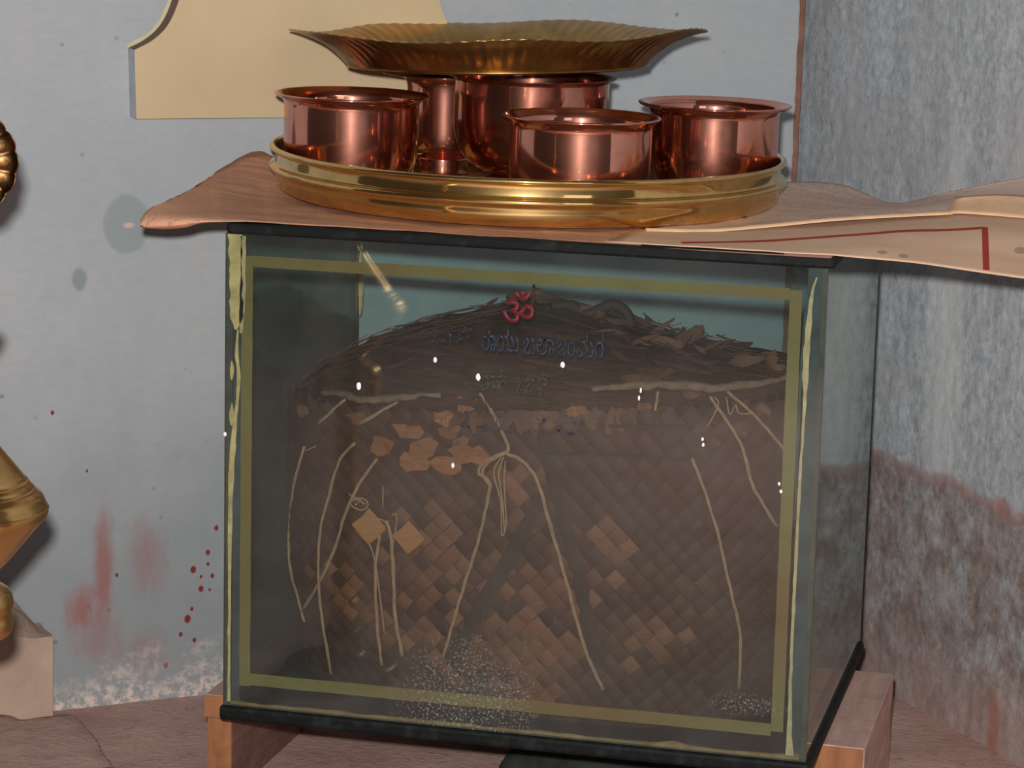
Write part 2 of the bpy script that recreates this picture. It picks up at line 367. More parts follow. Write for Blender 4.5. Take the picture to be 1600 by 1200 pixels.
def m_wallright():
    b = NB('rough_plaster'); v = b.coord(); X, Y, Z = b.xyz(v)
    vs_ = b.coord(scale=(1, 1, .75))
    n1 = b.noise(vs_, 110, 6, .72, .4); n2 = b.noise(vs_, 260, 5, .7); n3 = b.noise(v, 6, 5, .6)
    c = b.mix(b.ramp(n1, [(.32, 0), (.68, 1)]), S(150, 158, 166), S(204, 209, 214))
    c = b.mix(b.ramp(n2, [(.55, 0), (.75, .55)]), c, S(206, 214, 220))
    c = b.mix(b.ramp(n3, [(.45, 0), (.7, .5)]), c, S(176, 172, 174))
    c = b.mix(b.ramp(b.noise(v, 34, 5, .7), [(.6, 0), (.75, .4)]), c, S(166, 148, 144))
    wob = b.math('MULTIPLY_ADD', b.noise(v, 14, 6, .65), 1.2, -.6)
    c = b.mix(b.math('MULTIPLY', b.spot(X, Z, .268, .26, .03, .16, wob, .7), .6), c, S(220, 222, 222))
    c = b.mix(b.math('MULTIPLY', b.spot(X, Z, .40, .46, .035, .09, wob, .15), .6), c, S(196, 196, 198))
    c = b.mix(b.math('MULTIPLY', b.spot(X, Z, .06, .45, .03, .05, wob, .15), .5), c, S(180, 182, 188))
    # stained lower part below an uneven tide line
    ln = b.math('ADD', Z, b.math('MULTIPLY_ADD', b.noise(v, 9, 4), .05, -.025))
    st = b.n('MapRange', interpolation_type='SMOOTHSTEP'); b.set(st.inputs[0], ln); st.inputs[1].default_value = .130; st.inputs[2].default_value = .118
    brown = b.mix(b.ramp(n1, [(.3, 0), (.7, 1)]), S(112, 94, 88), S(160, 144, 138))
    br = b.math('MULTIPLY', st.outputs[0], b.ramp(b.noise(v, 24, 6, .7), [(.34, .2), (.58, .95)]))
    c = b.mix(br, c, brown)
    eg = b.spot(b.math('MULTIPLY', X, 0), ln, 0, .125, 1, .006, None, .6)
    c = b.mix(b.math('MULTIPLY', eg, .55), c, S(158, 118, 108))
    lo = b.n('MapRange', interpolation_type='SMOOTHSTEP'); b.set(lo.inputs[0], ln); lo.inputs[1].default_value = -.0; lo.inputs[2].default_value = -.1
    c = b.mix(b.math('MULTIPLY', lo.outputs[0], .6), c, S(172, 142, 134))
    c = b.mix(b.math('MULTIPLY', b.spot(X, Z, .392, -.088, .010, .04, b.math('MULTIPLY', wob, 1.6), .6), .55), c, S(176, 106, 78))
    c = b.mix(b.math('MULTIPLY', b.spot(X, Z, .385, .128, .012, .008, b.math('MULTIPLY', wob, 1.5), .5), .6), c, S(172, 106, 88))
    return b.done(b.bsdf(c, .8, 0, b.bump(b.math('ADD', n1, b.math('MULTIPLY', n2, .6)), .34, .003), .2))
M['wall_right'] = m_wallright()
def m_floor():
    b = NB('dusty_red_floor'); v = b.coord()
    n1 = b.noise(v, 8, 6, .65); n2 = b.noise(v, 60, 6, .7); n3 = b.noise(v, 220, 4)
    c = b.mix(b.ramp(n1, [(.3, 0), (.7, 1)]), S(176, 142, 134), S(204, 170, 160))
    c = b.mix(b.ramp(n2, [(.55, 0), (.75, .6)]), c, S(140, 106, 98))
    c = b.mix(b.ramp(n3, [(.64, 0), (.72, .5)]), c, S(224, 196, 186))
    sp = b.ramp(b.voro(v, 26), [(.08, 1), (.16, 0)])
    c = b.mix(b.math('MULTIPLY', sp, b.ramp(b.noise(v, 7, 2), [(.52, 0), (.6, .8)])), c, S(120, 50, 34))
    return b.done(b.bsdf(c, .85, 0, b.bump(b.math('ADD', n2, b.math('MULTIPLY', n3, .5)), .5, .004), .2))
M['floor'] = m_floor()
M['cream'] = m_plain('cream_wash', S(203, 181, 146), .75, .06, 9, .2, 60)
M['brown_edge'] = m_plain('dusty_brown_edge', S(128, 104, 92), .8, .15, 60)
M['blue_edge'] = m_plain('blue_grey_edge', S(186, 194, 202), .8, .1, 60)
M['yellow_fringe'] = m_plain('pale_yellow_brushmark', S(205, 196, 160), .8, .1, 60)
M['rust'] = m_plain('rust_brown_edge', S(132, 94, 80), .8, .35, 40, .4, 120)
M['plinth'] = m_plain('pinkish_plaster', S(178, 152, 136), .85, .2, 14, .5, 70)
def m_wood(name, a, c2, scale, axis):
    b = NB(name); sc_ = [30, 30, 30]; sc_[axis] = 3
    v = b.coord(scale=tuple(sc_)); n = b.noise(v, 2.2, 5, .6, .6); d = b.noise(b.coord(), 40, 5, .7)
    c = b.mix(b.ramp(n, [(.35, 0), (.65, 1)]), a, c2)
    c = b.mix(b.ramp(d, [(.5, 0), (.75, .5)]), c, tuple(x*.45 for x in a))
    return b.done(b.bsdf(c, .7, 0, b.bump(n, .2, .002), .25))
M['wood_dusty'] = m_wood('dusty_wood', S(182, 148, 138), S(200, 168, 156), 1, 1)
M['wood_end'] = m_wood('orange_wood_end', S(140, 90, 60), S(162, 110, 76), 1, 2)
M['wood_side'] = m_wood('weathered_wood', S(112, 82, 74), S(136, 104, 94), 1, 1)
M['cloth'] = m_plain('dark_green_cloth', S(40, 46, 42), .9, .5, 40, .5, 120)

def m_news(name, base, warm, seed, red=False):
    b = NB(name); v = b.coord(); X, Y, Z = b.xyz(v)
    c = b.mix(b.ramp(b.noise(v, 12, 5, .6), [(.3, 0), (.7, 1)]), base, warm)
    # set columns of small type, turned on the sheet
    vr = b.coord(rot=(0, 0, -.75 + seed*.2)); x, y, z = b.xyz(vr)
    line = b.math('GREATER_THAN', b.math('SINE', b.math('MULTIPLY', y, 1500.0)), .1)
    word = b.ramp(b.noise(b.n('CombineXYZ').outputs[0] if False else vr, 420, 2, .8), [(.47, 0), (.53, 1)])
    colm = b.math('GREATER_THAN', b.math('SINE', b.math('MULTIPLY', x, 140.0)), -.85)
    blk = b.ramp(b.noise(v, 7 + seed, 2), [(.44, 0), (.5, 1)])
    ink = b.math('MULTIPLY', b.math('MULTIPLY', line, word), b.math('MULTIPLY', colm, blk))
    c = b.mix(b.math('MULTIPLY', ink, (.6 if seed == 0 else .3) if not red else .0), c, S(70, 58, 56))
    if seed == 2:
        fo = b.ramp(b.noise(b.coord(scale=(.5, 3, 1), rot=(0, 0, .9)), 26, 4, .6), [(.45, 0), (.6, .5)])
        far = b.ramp(b.math('ADD', b.math('MULTIPLY', X, 6.0), b.math('MULTIPLY', Y, 3.0)), [(0, 0), (.12, .7)])
        c = b.mix(b.math('MULTIPLY', fo, far), c, S(126, 96, 92))
    if red:
        def seg(ax, ay, bx, by, wd):
            L = math.hypot(bx-ax, by-ay); tx, ty = (bx-ax)/L, (by-ay)/L
            dx = b.math('SUBTRACT', X, ax); dy = b.math('SUBTRACT', Y, ay)
            t = b.math('ADD', b.math('MULTIPLY', dx, tx), b.math('MULTIPLY', dy, ty))
            d = b.math('ABSOLUTE', b.math('SUBTRACT', b.math('MULTIPLY', dx, ty), b.math('MULTIPLY', dy, tx)))
            k = b.math('MULTIPLY', b.math('LESS_THAN', d, wd), b.math('MULTIPLY', b.math('GREATER_THAN', t, 0.0), b.math('LESS_THAN', t, L)))
            return k
        k = b.math('MAXIMUM', seg(.375, .020, .607, .131, .0048), seg(.6065, .134, .618, .015, .0026))
        c = b.mix(k, c, S(178, 62, 52))
        sm = b.math('MAXIMUM', b.math('MAXIMUM', b.spot(X, Y, .640, .075, .005, .008, None, .2), b.spot(X, Y, .535, .028, .004, .005, None, .2)), b.spot(X, Y, .552, .026, .004, .005, None, .2))
        c = b.mix(b.math('MULTIPLY', sm, .45), c, S(80, 70, 66))
    return b.done(b.bsdf(c, .8, 0, b.bump(b.noise(v, 30, 4), .25, .003), .2))
M['news'] = m_news('grey_newsprint', S(218, 190, 174), S(228, 200, 184), 0)
M['calendar'] = m_news('tan_printed_paper', S(222, 182, 152), S(232, 196, 166), 1, True)
M['news_left'] = m_news('browned_newsprint', S(204, 150, 122), S(220, 168, 136), 2)
M['paper_edge'] = m_plain('pale_paper_fold', S(240, 196, 156), .8, .1, 60)
M['paper_brown'] = m_plain('brown_paper', S(150, 108, 96), .85, .15, 30)

def m_leaf(name, cols, rough=.65):
    cols = [(c[0]*.54, c[1]*.475, c[2]*.44) for c in cols]
    b = NB(name); v = b.coord()
    oi = b.n('ObjectInfo')
    c = b.mix(oi.outputs['Random'], cols[0], cols[1])
    st = b.noise(b.coord(scale=(1, 6, 6)), 90, 5, .65)
    c = b.mix(b.ramp(st, [(.4, 0), (.75, .55)]), c, cols[2])
    return b.done(b.bsdf(c, rough, 0, b.bump(st, .3, .001), .3))
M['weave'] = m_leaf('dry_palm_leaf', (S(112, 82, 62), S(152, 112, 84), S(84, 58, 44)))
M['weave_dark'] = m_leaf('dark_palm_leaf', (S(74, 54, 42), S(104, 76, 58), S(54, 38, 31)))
M['weave_pale'] = m_leaf('pale_palm_leaf', (S(186, 142, 86), S(194, 150, 92), S(146, 106, 66)))
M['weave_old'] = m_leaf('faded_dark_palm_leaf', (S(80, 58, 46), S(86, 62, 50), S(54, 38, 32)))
M['flap'] = m_leaf('torn_orange_leaf', (S(146, 104, 68), S(180, 130, 88), S(104, 70, 48)))
M['lid_leaf'] = m_leaf('old_fibre', (S(90, 70, 62), S(124, 98, 84), S(58, 44, 40)))
M['lid_flap'] = m_leaf('curled_leaf', (S(104, 78, 64), S(140, 104, 76), S(66, 50, 42)))
def m_core():
    b = NB('dark_fibre_core'); v = b.coord(scale=(1, 1, 7))
    n = b.noise(v, 55, 6, .7, .5); n2 = b.noise(b.coord(), 16, 5, .6)
    c = b.mix(b.ramp(n, [(.35, 0), (.7, 1)]), S(44, 32, 28), S(84, 64, 56))
    c = b.mix(b.ramp(n2, [(.5, 0), (.75, .6)]), c, S(92, 70, 60))
    c = b.mix(b.ramp(b.noise(b.coord(), 60, 3, .6), [(.66, 0), (.74, .6)]), c, S(104, 54, 38))
    return b.done(b.bsdf(c, .85, 0, b.bump(n, .7, .004), .15))
M['core'] = m_core()
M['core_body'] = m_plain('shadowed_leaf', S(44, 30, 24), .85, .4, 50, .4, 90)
M['strap'] = m_plain('dark_leaf_strap', S(52, 42, 34), .8, .25, 60, .3, 120)
M['thread'] = m_plain('cotton_thread', S(152, 128, 100), .8, .2, 120, .4, 500)
M['rim'] = m_plain('pale_cane_rim', S(108, 92, 80), .85, .3, 110, .5, 220)
M['handle'] = m_plain('dark_handle', S(48, 44, 42), .7, .3, 60, .3, 120)

# ------------------------------------------------------------------ setting
FZ = -.11
A0 = Vector((-.2268, .2765, 0)); UB = Vector((.79564, .60577, 0)); NBK = Vector((.60577, -.79564, 0))
C0 = Vector((.3886, .7449, 0)); UR = Vector((.60246, -.79815, 0))
AB = math.atan2(UB.y, UB.x); AR = math.atan2(UR.y, UR.x)

def floor():
    xs = [-1.6, -1.2, -.9]+[-.7+.02*i for i in range(71)]+[.9, 1.2, 1.6, 2.2]
    ys = [-2.6, -2.0, -1.5, -1.1, -.8]+[-.6+.02*i for i in range(76)]+[1.1, 1.3]
    V = []; Fc = []
    for y in ys:
        for x in xs:
            p = Vector((x, y, 0)); d = p-A0; off = d.dot(NBK); u = d.dot(UB)
            z = FZ+noise.noise(Vector((x*9, y*9, 0)))*.002
            V.append((x, y, z))
    nx = len(xs)
    for j in range(len(ys)-1):
        for i in range(nx-1): Fc.append((j*nx+i, j*nx+i+1, (j+1)*nx+i+1, (j+1)*nx+i))
    o = obj('floor', V, Fc, M['floor'], None, True); tag(o, kind='structure')
floor()
wb = box('wall_back', -1.3, .747, 0, .05, -.14, 1.6, M['wall_back'])
wb.location = A0; wb.rotation_euler = (0, 0, AB); tag(wb, kind='structure')
def wall_right():
    us = [-.07+.004*i for i in range(150)]+[.56, .62, .7, .85, 1.1, 1.5]
    zs = [-.14+.005*i for i in range(165)]+[.72, .8, 1.0, 1.3, 1.6]
    V = []; Fc = []
    for z in zs:
        for u in us:
            a = noise.noise(Vector((u*26, z*15, 0)))*.0016+noise.noise(Vector((u*80, z*60, 5)))*.0008+noise.noise(Vector((u*170, z*140, 9)))*.0005
            a *= 1-.6*math.exp(-(((u-.40)/.03)**2+((z-.46)/.08)**2))
            V.append((u, -a, z))
    nx = len(us)
    for j in range(len(zs)-1):
        for i in range(nx-1): Fc.append((j*nx+i, j*nx+i+1, (j+1)*nx+i+1, (j+1)*nx+i))
    o = obj('wall_right', V, Fc, M['wall_right'], None, True); o.location = C0; o.rotation_euler = (0, 0, AR); tag(o, kind='structure')
    s = box('wall_backing', -.07, 1.5, .006, .06, -.14, 1.6, M['wall_right'], o)
wall_right()
# rust coloured edge of the smooth wall where it stops before the rough one
def edge_strip():
    V = []; Fc = []; n = 240
    for i in range(n+1):
        z = -.11+i*(1.3/n); q = noise.noise(Vector((z*30, 1, 0)))*.0022+noise.noise(Vector((z*110, 4, 0)))*.0016
        for (x, y) in ((.7415+q, -.001), (.7475+q*.5, -.0016), (.7490, .01)): V.append((x, y, z))
    for i in range(n):
        for k in range(2): Fc.append((i*3+k, i*3+k+1, (i+1)*3+k+1, (i+1)*3+k))
    o = obj('trim_1', V, Fc, M['rust']); o.location = A0; o.rotation_euler = (0, 0, AB); tag(o, kind='structure')
edge_strip()
# raised cream panel with an ogee shoulder
def panel():
    cu = .2008
    left = [(.0299, .4639), (.0276, .528)]
    curve = [(.0276, .528), (.043, .5358), (.0553, .5459), (.0633, .5579), (.0693, .5728), (.075, .595), (.084, .63), (.11, .67), (.15, .70)]
    cv = [(p.x, p.y) for p in catmull([(x, z, 0) for x, z in curve], 5)]
    L = [left[0]]+cv+[(cu, .72)]
    R_ = [(2*cu-x, z) for x, z in reversed(L[:-1])]
    poly = L+R_; n = len(poly); nc = len(cv)
    def side(i): return 2 if i == 0 else (1 if i < n-1 and 0 < i < n-2 else 2)
    o = prism('trim_2', poly, 0, -.022, M['cream'], mats=[M['cream'], M['brown_edge'], M['blue_edge']], side=side)
    o.location = A0; o.rotation_euler = (0, 0, AB); tag(o, kind='structure')
    # paler brush marks just outside the shoulders
    for sgn in (0, 1):
        V = []; Fc = []
        for i, (x, z) in enumerate(cv):
            k = (cv[min(i+1, nc-1)][0]-cv[max(i-1, 0)][0], cv[min(i+1, nc-1)][1]-cv[max(i-1, 0)][1]); Lk = math.hypot(*k)
            wd = .0035+.0015*noise.noise(Vector((x*60, z*60, sgn)))
            px, pz = x-k[1]/Lk*wd, z+k[0]/Lk*wd
            for (a, bz) in ((x, z), (px, pz)): V.append((2*cu-a if sgn else a, -.0006, bz))
        for i in range(nc-1): Fc.append((2*i, 2*i+1, 2*i+3, 2*i+2))
        obj('brush_mark', V, Fc, M['yellow_fringe'], o)
panel()

# ------------------------------------------------------------------ plinth and brass lamp
def plinth():
    us = [-.0565-.006*i for i in range(70)]; os_ = [.003, .012, .022, .034, .044, .052, .055]
    V = []; Fc = []
    def P(u, off, z): q = A0+UB*u+NBK*off; return (q.x, q.y, z)
    for o_ in os_:
        for u in us:
            rise = min(1, max(0, (-.062-u)/.04))*.055
            z = -.021+rise*(1-o_/.055)+.0015*noise.noise(Vector((u*60, o_*60, 0)))-(.004 if o_ > .054 else 0)
            V.append(P(u+.0012*noise.noise(Vector((o_*80, u*30, 3))), o_+.001*noise.noise(Vector((u*45, 7, 0))), z))
    nu = len(us); no = len(os_)
    for j in range(no-1):
        for i in range(nu-1): Fc.append((j*nu+i, j*nu+i+1, (j+1)*nu+i+1, (j+1)*nu+i))
    edge = [j*nu for j in range(no)]+[(no-1)*nu+i for i in range(1, nu)]+[j*nu+nu-1 for j in range(no-2, -1, -1)]+[i for i in range(nu-2, 0, -1)]
    b0 = len(V)
    for e in edge:
        x, y, z = V[e]; V.append((x, y, FZ-.004))
    m = len(edge)
    for i in range(m): k = (i+1) % m; Fc.append((edge[i], edge[k], b0+k, b0+i))
    Fc.append(tuple(b0+i for i in range(m)))
    o = obj('plaster_plinth', V, Fc, M['plinth']); fix_normals(o)
    tag(o, 'rough pinkish plaster plinth built low against the wall', 'plinth')
    # broken cement slab in front of it
    edge = [(-.60, .02), (-.45, .06), (-.286, .150), (-.245, .145), (-.222, .168), (-.208, .1745), (-.185, .148), (-.164, .12), (-.138, .078), (-.1155, .045), (-.085, -.01), (-.06, -.06), (-.10, -.16), (-.25, -.22), (-.6, -.2)]
    E = catmull([(x, y, 0) for x, y in edge], 5); n = len(E); V = []; Fc = []
    cx, cy = -.3, -.03
    for f, z in ((1.012, FZ-.002), (1.0, -.0875), (.985, -.0855), (.9, -.0845), (.6, -.084), (.25, -.084)):
        for p in E: V.append((cx+(p.x-cx)*f+.0015*noise.noise(p*50), cy+(p.y-cy)*f, z+.0018*noise.noise(Vector((p.x*f*30, p.y*f*30, 1)))*(z > -.1)))
    for k in range(5):
        for i in range(n-1): Fc.append((k*n+i, k*n+i+1, (k+1)*n+i+1, (k+1)*n+i))
        Fc.append((k*n+n-1, k*n, (k+1)*n, (k+1)*n+n-1))
    Fc.append(tuple(5*n+i for i in range(n)))
    o = obj('cement_slab', V, Fc, M['floor'], None, True); fix_normals(o)
    tag(o, 'dusty broken cement slab on the floor in front of the plinth', 'slab')
plinth()
def lamp():
    r = empty('brass_oil_lamp', (-.032, -.45, FZ+.001), 'tall turned brass oil lamp standing at the left edge of the view', 'lamp')
    z0 = FZ+.001
    def L(name, prof, seg=72, sub=4, par=r, mt='brass_lamp'): return lathe(name, [(a*.94, (z if z < .115 else .268+(z-.228)*.926)-z0) for a, z in prof], M[mt], par, seg=seg, sub=sub)
    L('base', [(0, z0), (.058, z0), (.062, z0+.006), (.060, z0+.014), (.050, z0+.018), (.036, z0+.021), (.022, z0+.028), (.018, z0+.05), (0, z0+.05)], mt='brass_dark')
    L('lower_stem', [(.016, z0+.046), (.012, -.04), (.017, -.03), (.012, -.02), (.011, .06), (.018, .07), (.012, .08), (.012, .12), (.022, .128), (.033, .134), (.0355, .142), (.034, .150), (.0355, .158), (.032, .167), (.02, .174), (.013, .178)])
    bell = L('drip_pan', [(.013, .176), (.026, .184), (.040, .2), (.052, .2155), (.0590, .2235), (.0606, .2275), (.0600, .232), (.0585, .2355), (.0560, .2405), (.0500, .245), (.0490, .2475), (.0445, .2515), (.0425, .255), (.037, .262), (.029, .272), (.020, .284), (.013, .293), (0, .295)], 96)
    for rr, zz in ((.0508, .2445), (.0460, .2503), (.0602, .2305)):
        L('ring', [(rr-.001, zz-.0014), (rr+.0010, zz), (rr-.001, zz+.0014)], 96, 3, bell)
    L('stem', [(.013, .29), (.009, .30), (.014, .308), (.009, .316), (.0085, .345), (.012, .352), (.009, .36)])
    L('upper_pan', [(.009, .355), (.016, .358), (.0235, .368), (.0250, .374), (.022, .378), (.014, .383), (.008, .39), (0, .391)], 80)
    L('upper_stem', [(.008, .388), (.0065, .40), (.010, .406), (.0065, .414), (.006, .44), (.009, .447), (.006, .455), (0, .456)])
    # upright scalloped disc facing the room
    n = 168; V = []; Fc = []
    rings = [(0, .004), (.012, .004), (.023, .001), (.032, -.002), (.0365, 0), (.0375, .0015)]
    lobes = 15
    for k, (rr, dp) in enumerate(rings):
        for i in range(n):
            t = 2*math.pi*i/n
            s_ = abs(math.cos(lobes*t/2))**.6
            f = 1-.06*(1-s_)*(rr/.0375)**2
            d = dp+(.0025*s_*(rr/.0375)**2 if k < 5 else .002*s_)
            rr *= 1
            V.append((rr*f*math.cos(t), -d, .5085-z0+rr*f*math.sin(t)))
    m = len(V)
    V += [(x, y+.0022, z) for x, y, z in V]
    for s_ in (0, m):
        for k in range(len(rings)-1):
            for i in range(n):
                j = (i+1) % n
                q = (s_+k*n+i, s_+k*n+j, s_+(k+1)*n+j, s_+(k+1)*n+i)
                Fc.append(q if s_ else q[::-1])
    k = len(rings)-1
    for i in range(n): j = (i+1) % n; Fc.append((k*n+i, k*n+j, m+k*n+j, m+k*n+i))
    d = obj('scalloped_disc', V, Fc, M['brass_dark'], r, True); d.rotation_euler = (0, 0, .3)
    fix_normals(d); d['label'] = 'scalloped brass disc at the top of the lamp'
lamp()

# ------------------------------------------------------------------ timber under the case
def timber():
    b = empty('timber_beam', (.507, .215, FZ), 'dusty timber beam under the right end of the glass case', 'beam')
    bx = box('beam_body', -.029, .030, -.112, .118, -.004, .0955, M['wood_dusty'], b, .0015, 1, .0008)
    box('cut_end', -.028, .029, -.1132, -.112, -.003, .0945, M['wood_end'], b)
    p = empty('timber_post', (-.026, .18, FZ), 'short upright timber post under the left end of the glass case', 'post')
    box('post_body', -.0112, .0115, -.114, .10, -.004, .0735, M['wood_side'], p, .001, 1, .0006)
    box('cut_face', -.0108, .0112, -.1152, -.114, -.003, .0730, M['wood_end'], p)
    q = empty('timber_plank', (.03, .18, -.0365), 'thin plank on the left post carrying the glass case', 'plank')
    box('plank_body', -.070, .06, -.115, .10, 0, .0205, M['wood_dusty'], q, .001, 1, .0004)
    box('cut_face', -.0695, .0595, -.1162, -.115, .0005, .0200, M['wood_end'], q)
timber()
def cloth():
    V = []; Fc = []; nx, ny = 40, 20
    for j in range(ny+1):
        for i in range(nx+1):
            a = i/nx*2-1; c = j/ny*2-1
            h = max(0, 1-abs(a)**3)*max(0, 1-abs(c)**2.2)
            x = .31+a*.115; y = .225+c*.05
            z = FZ+.0005+h**.5*(.052+.012*noise.noise(Vector((x*40, y*60, 2))))
            V.append((x+.004*noise.noise(Vector((y*50, z*50, 1))), y, z))
    for j in range(ny):
        for i in range(nx): Fc.append((j*(nx+1)+i, j*(nx+1)+i+1, (j+1)*(nx+1)+i+1, (j+1)*(nx+1)+i))
    o = obj('cloth_bundle', V, Fc, M['cloth'], None, True)
    tag(o, 'dark greenish cloth bundle lying on the floor beneath the glass case', 'cloth')
cloth()

# ------------------------------------------------------------------ glass case
W, D, H, T = .5, .376, .4062, .005
case = empty('glass_case', (.25, .19, -.0135), 'glass display case with black lid and base and a yellow painted border', 'display case')
case.rotation_euler = (0, -.0085, 0)
OFF = Vector((-.25, -.19, .0135))
def adopt(o, parent=case):
    o.parent = parent
    if parent is case: o.location = OFF
    return o
def ribbon(name, pts, th, mat, parent, y0, axis='x'):
    if th > 0: y0 += .00012
    """strip standing on a plane y=y0; pts = (x, z, half width)"""
    C = catmull([(x, z, wd) for x, z, wd in pts], 7)
    V = []; Fc = []
    for k, c in enumerate(C):
        wd = max(.0002, c.z*(1+.35*noise.noise(Vector((c.y*130, k*.1, c.x*50)))))
        dx = .0006*noise.noise(Vector((c.y*70, 4, 0)))
        for a, yy in ((-1, 0), (-.6, -th), (.6, -th), (1, 0)): V.append((c.x+dx+a*wd, y0-yy, c.y))
    for i in range(len(C)-1):
        for k in range(4): Fc.append((i*4+k, i*4+(k+1) % 4, (i+1)*4+(k+1) % 4, (i+1)*4+k))
    Fc += [(0, 1, 2, 3), tuple(len(V)-4+k for k in (3, 2, 1, 0))]
    o = obj(name, V, Fc, mat, None, False); fix_normals(o); o.parent = parent
    if parent is case: o.location = OFF
    return o
def pane(name, x0, x1, y0, y1, z0, z1, gm, thin):
    v, f = box_data(x0, x1, y0, y1, z0, z1)
    # faces order: bottom, top, front, back, left, right
    big = {'y': (2, 3), 'x': (4, 5)}[thin]
    o = obj(name, v, f, None, None, False, mats=[gm, M['glass_edge']], fm=[0 if i in big else 1 for i in range(6)])
    return adopt(o)
front = pane('front_pane', 0, W, 0, T, .0, H, M['glass_front'], 'y')
left = pane('left_pane', 0, T, T+.0002, D-T, .0, H, M['glass_left'], 'x')
right = pane('right_pane', W-T, W, T+.0002, D-T, .0, H, M['glass_right'], 'x')
back = pane('back_pane', 0, W, D-T, D, .0, H, M['glass_back'], 'y')
adopt(box('base_board', -.0035, .5035, -.002, D+.003, -.0135, -.0003, M['black'], None, .0035, 3))
adopt(box('lid_board', .0015, .5055, -.0025, D+.004, H+.0002, H+.0092, M['black'], None, .002, 2))
# painted border, on the inner face of the front pane
yb = T+.0003
def pb(x0, x1, z0, z1):
    n = 30; V = []; Fc = []
    hor = (x1-x0) > (z1-z0)
    for i in range(n+1):
        t = i/n
        j0 = .0004*noise.noise(Vector((t*14, x0*9, z0*9))); j1 = .0004*noise.noise(Vector((t*14+50, x0*9, z0*9)))
        if hor: V += [(x0+(x1-x0)*t, yb, z0+j0), (x0+(x1-x0)*t, yb, z1+j1)]
        else: V += [(x0+j0, yb, z0+(z1-z0)*t), (x1+j1, yb, z0+(z1-z0)*t)]
    V += [(x, y+.0002, z) for x, y, z in V]; m = 2*(n+1)
    for i in range(n):
        a, b_, c, d = 2*i, 2*i+1, 2*i+3, 2*i+2
        Fc += [(a, b_, c, d), (m+d, m+c, m+b_, m+a), (a, d, m+d, m+a), (b_, m+b_, m+c, c)]
    o = obj('painted_border', V, Fc, M['border'], front); fix_normals(o)
pb(.0125, .0222, .017, .3875); pb(.4698, .4798, .022, .3865)
pb(.0222, .4698, .3785, .3880); pb(.0222, .4698, .0180, .0285)
# dark strips and glue seams in the two front corners and the rear one
for x0, x1 in ((.0052, .0125), (.4835, .4948)):
    adopt(box('corner_strip', x0, x1, T+.0014, T+.0020, .001, H-.001, M['corner_dark']))
G = M['glue']
ribbon('glue_seam', [(.0065, .405, .0062), (.007, .385, .0068), (.0075, .36, .0062), (.0085, .335, .0048), (.0075, .325, .0015)], .0006, G, case, T)
ribbon('glue_seam', [(.0138, .404, .0022), (.0135, .36, .0024), (.0125, .33, .002), (.0122, .322, .0008)], .0009, M['glue_pale'], case, T)
ribbon('glue_seam', [(.0095, .325, .0008), (.0085, .305, .0016), (.0105, .285, .0015), (.0088, .26, .0014), (.0065, .235, .0022), (.0045, .205, .0024), (.0036, .16, .0018), (.0034, .05, .0012), (.0034, .002, .0012)], .0006, G, case, T)
ribbon('glue_seam', [(.0042, .298, .0006), (.0044, .290, .0018), (.0042, .282, .0006)], .0006, G, case, T)
ribbon('glue_seam', [(.0044, .262, .0006), (.0046, .252, .002), (.0042, .243, .0006)], .0006, G, case, T)
ribbon('glue_seam', [(.4905, .398, .0007), (.4875, .385, .0013), (.4858, .36, .0021), (.4850, .325, .0026), (.4854, .30, .0015), (.4850, .27, .0011), (.4842, .22, .0012), (.4840, .15, .0013), (.4838, .10, .0012), (.4842, .06, .0014), (.4852, .02, .002), (.486, .003, .003)], .0008, M['glue_pale'], case, T)
ribbon('glue_seam', [(.4825, .37, .0008), (.4815, .33, .0009), (.4812, .28, .0012), (.4815, .2, .0008)], .0005, M['corner_dark'], case, T)
ribbon('glue_seam', [(.0065, .36, .0006), (.0066, .345, .0012), (.0064, .33, .0022), (.0066, .31, .0026), (.0066, .295, .0022), (.0066, .28, .001)], -.002, M['glue_pale'], case, D-T-.0002)
# bottom seam of glue along the base
ribbon('glue_seam', [(.004, .0035, .0)]*1+[(.004, .004, .0003)], .0004, G, case, T) if False else None
def bottom_seam():
    V = []; Fc = []; n = 70
    for i in range(n+1):
        x = .004+.49*i/n; h = .0028+.0022*noise.noise(Vector((x*45, 3, 0)))+.003*math.exp(-((x-.39)/.01)**2)+.002*math.exp(-((x-.49)/.02)**2)
        V += [(x, T+.0002, -.0001), (x, T+.0010, h*.5), (x, T+.0002, max(.0008, h))]
    for i in range(n):
        for k in range(2): Fc.append((i*3+k, (i+1)*3+k, (i+1)*3+k+1, i*3+k+1))
    adopt(obj('glue_seam', V, Fc, M['glue_old'], None, True))
bottom_seam()
# writing painted on the front pane
def text(name, body, x0, x1, z0, z1, mat, tilt=0, bold=0):
    cu = bpy.data.curves.new(name, 'FONT'); cu.body = body; cu.offset = bold; cu.resolution_u = 3
    to = bpy.data.objects.new(name, cu); COL.objects.link(to)
    bpy.context.view_layer.update()
    me = bpy.data.meshes.new_from_object(to.evaluated_get(bpy.context.evaluated_depsgraph_get()))
    bpy.data.objects.remove(to); bpy.data.curves.remove(cu)
    xs = [v.co.x for v in me.vertices]; ys = [v.co.y for v in me.vertices]
    a, b_, c, d = min(xs), max(xs), min(ys), max(ys)
    for v in me.vertices:
        fx = (v.co.x-a)/(b_-a); fz = (v.co.y-c)/(d-c)
        x = x0+(x1-x0)*fx
        v.co = (x, -.0006, z0+(z1-z0)*fz+tilt*(x-x0))
    me.materials.clear(); me.materials.append(mat); me.name = name
    o = bpy.data.objects.new(name, me); COL.objects.link(o); o.parent = front
    so = o.modifiers.new('thickness', 'SOLIDIFY'); so.thickness = .0002
    return o
o = text('om_symbol', '\u0950', .2365, .2635, .3465, .3735, M['om_red'], 0, .012); o['label'] = 'red om sign painted on the glass'
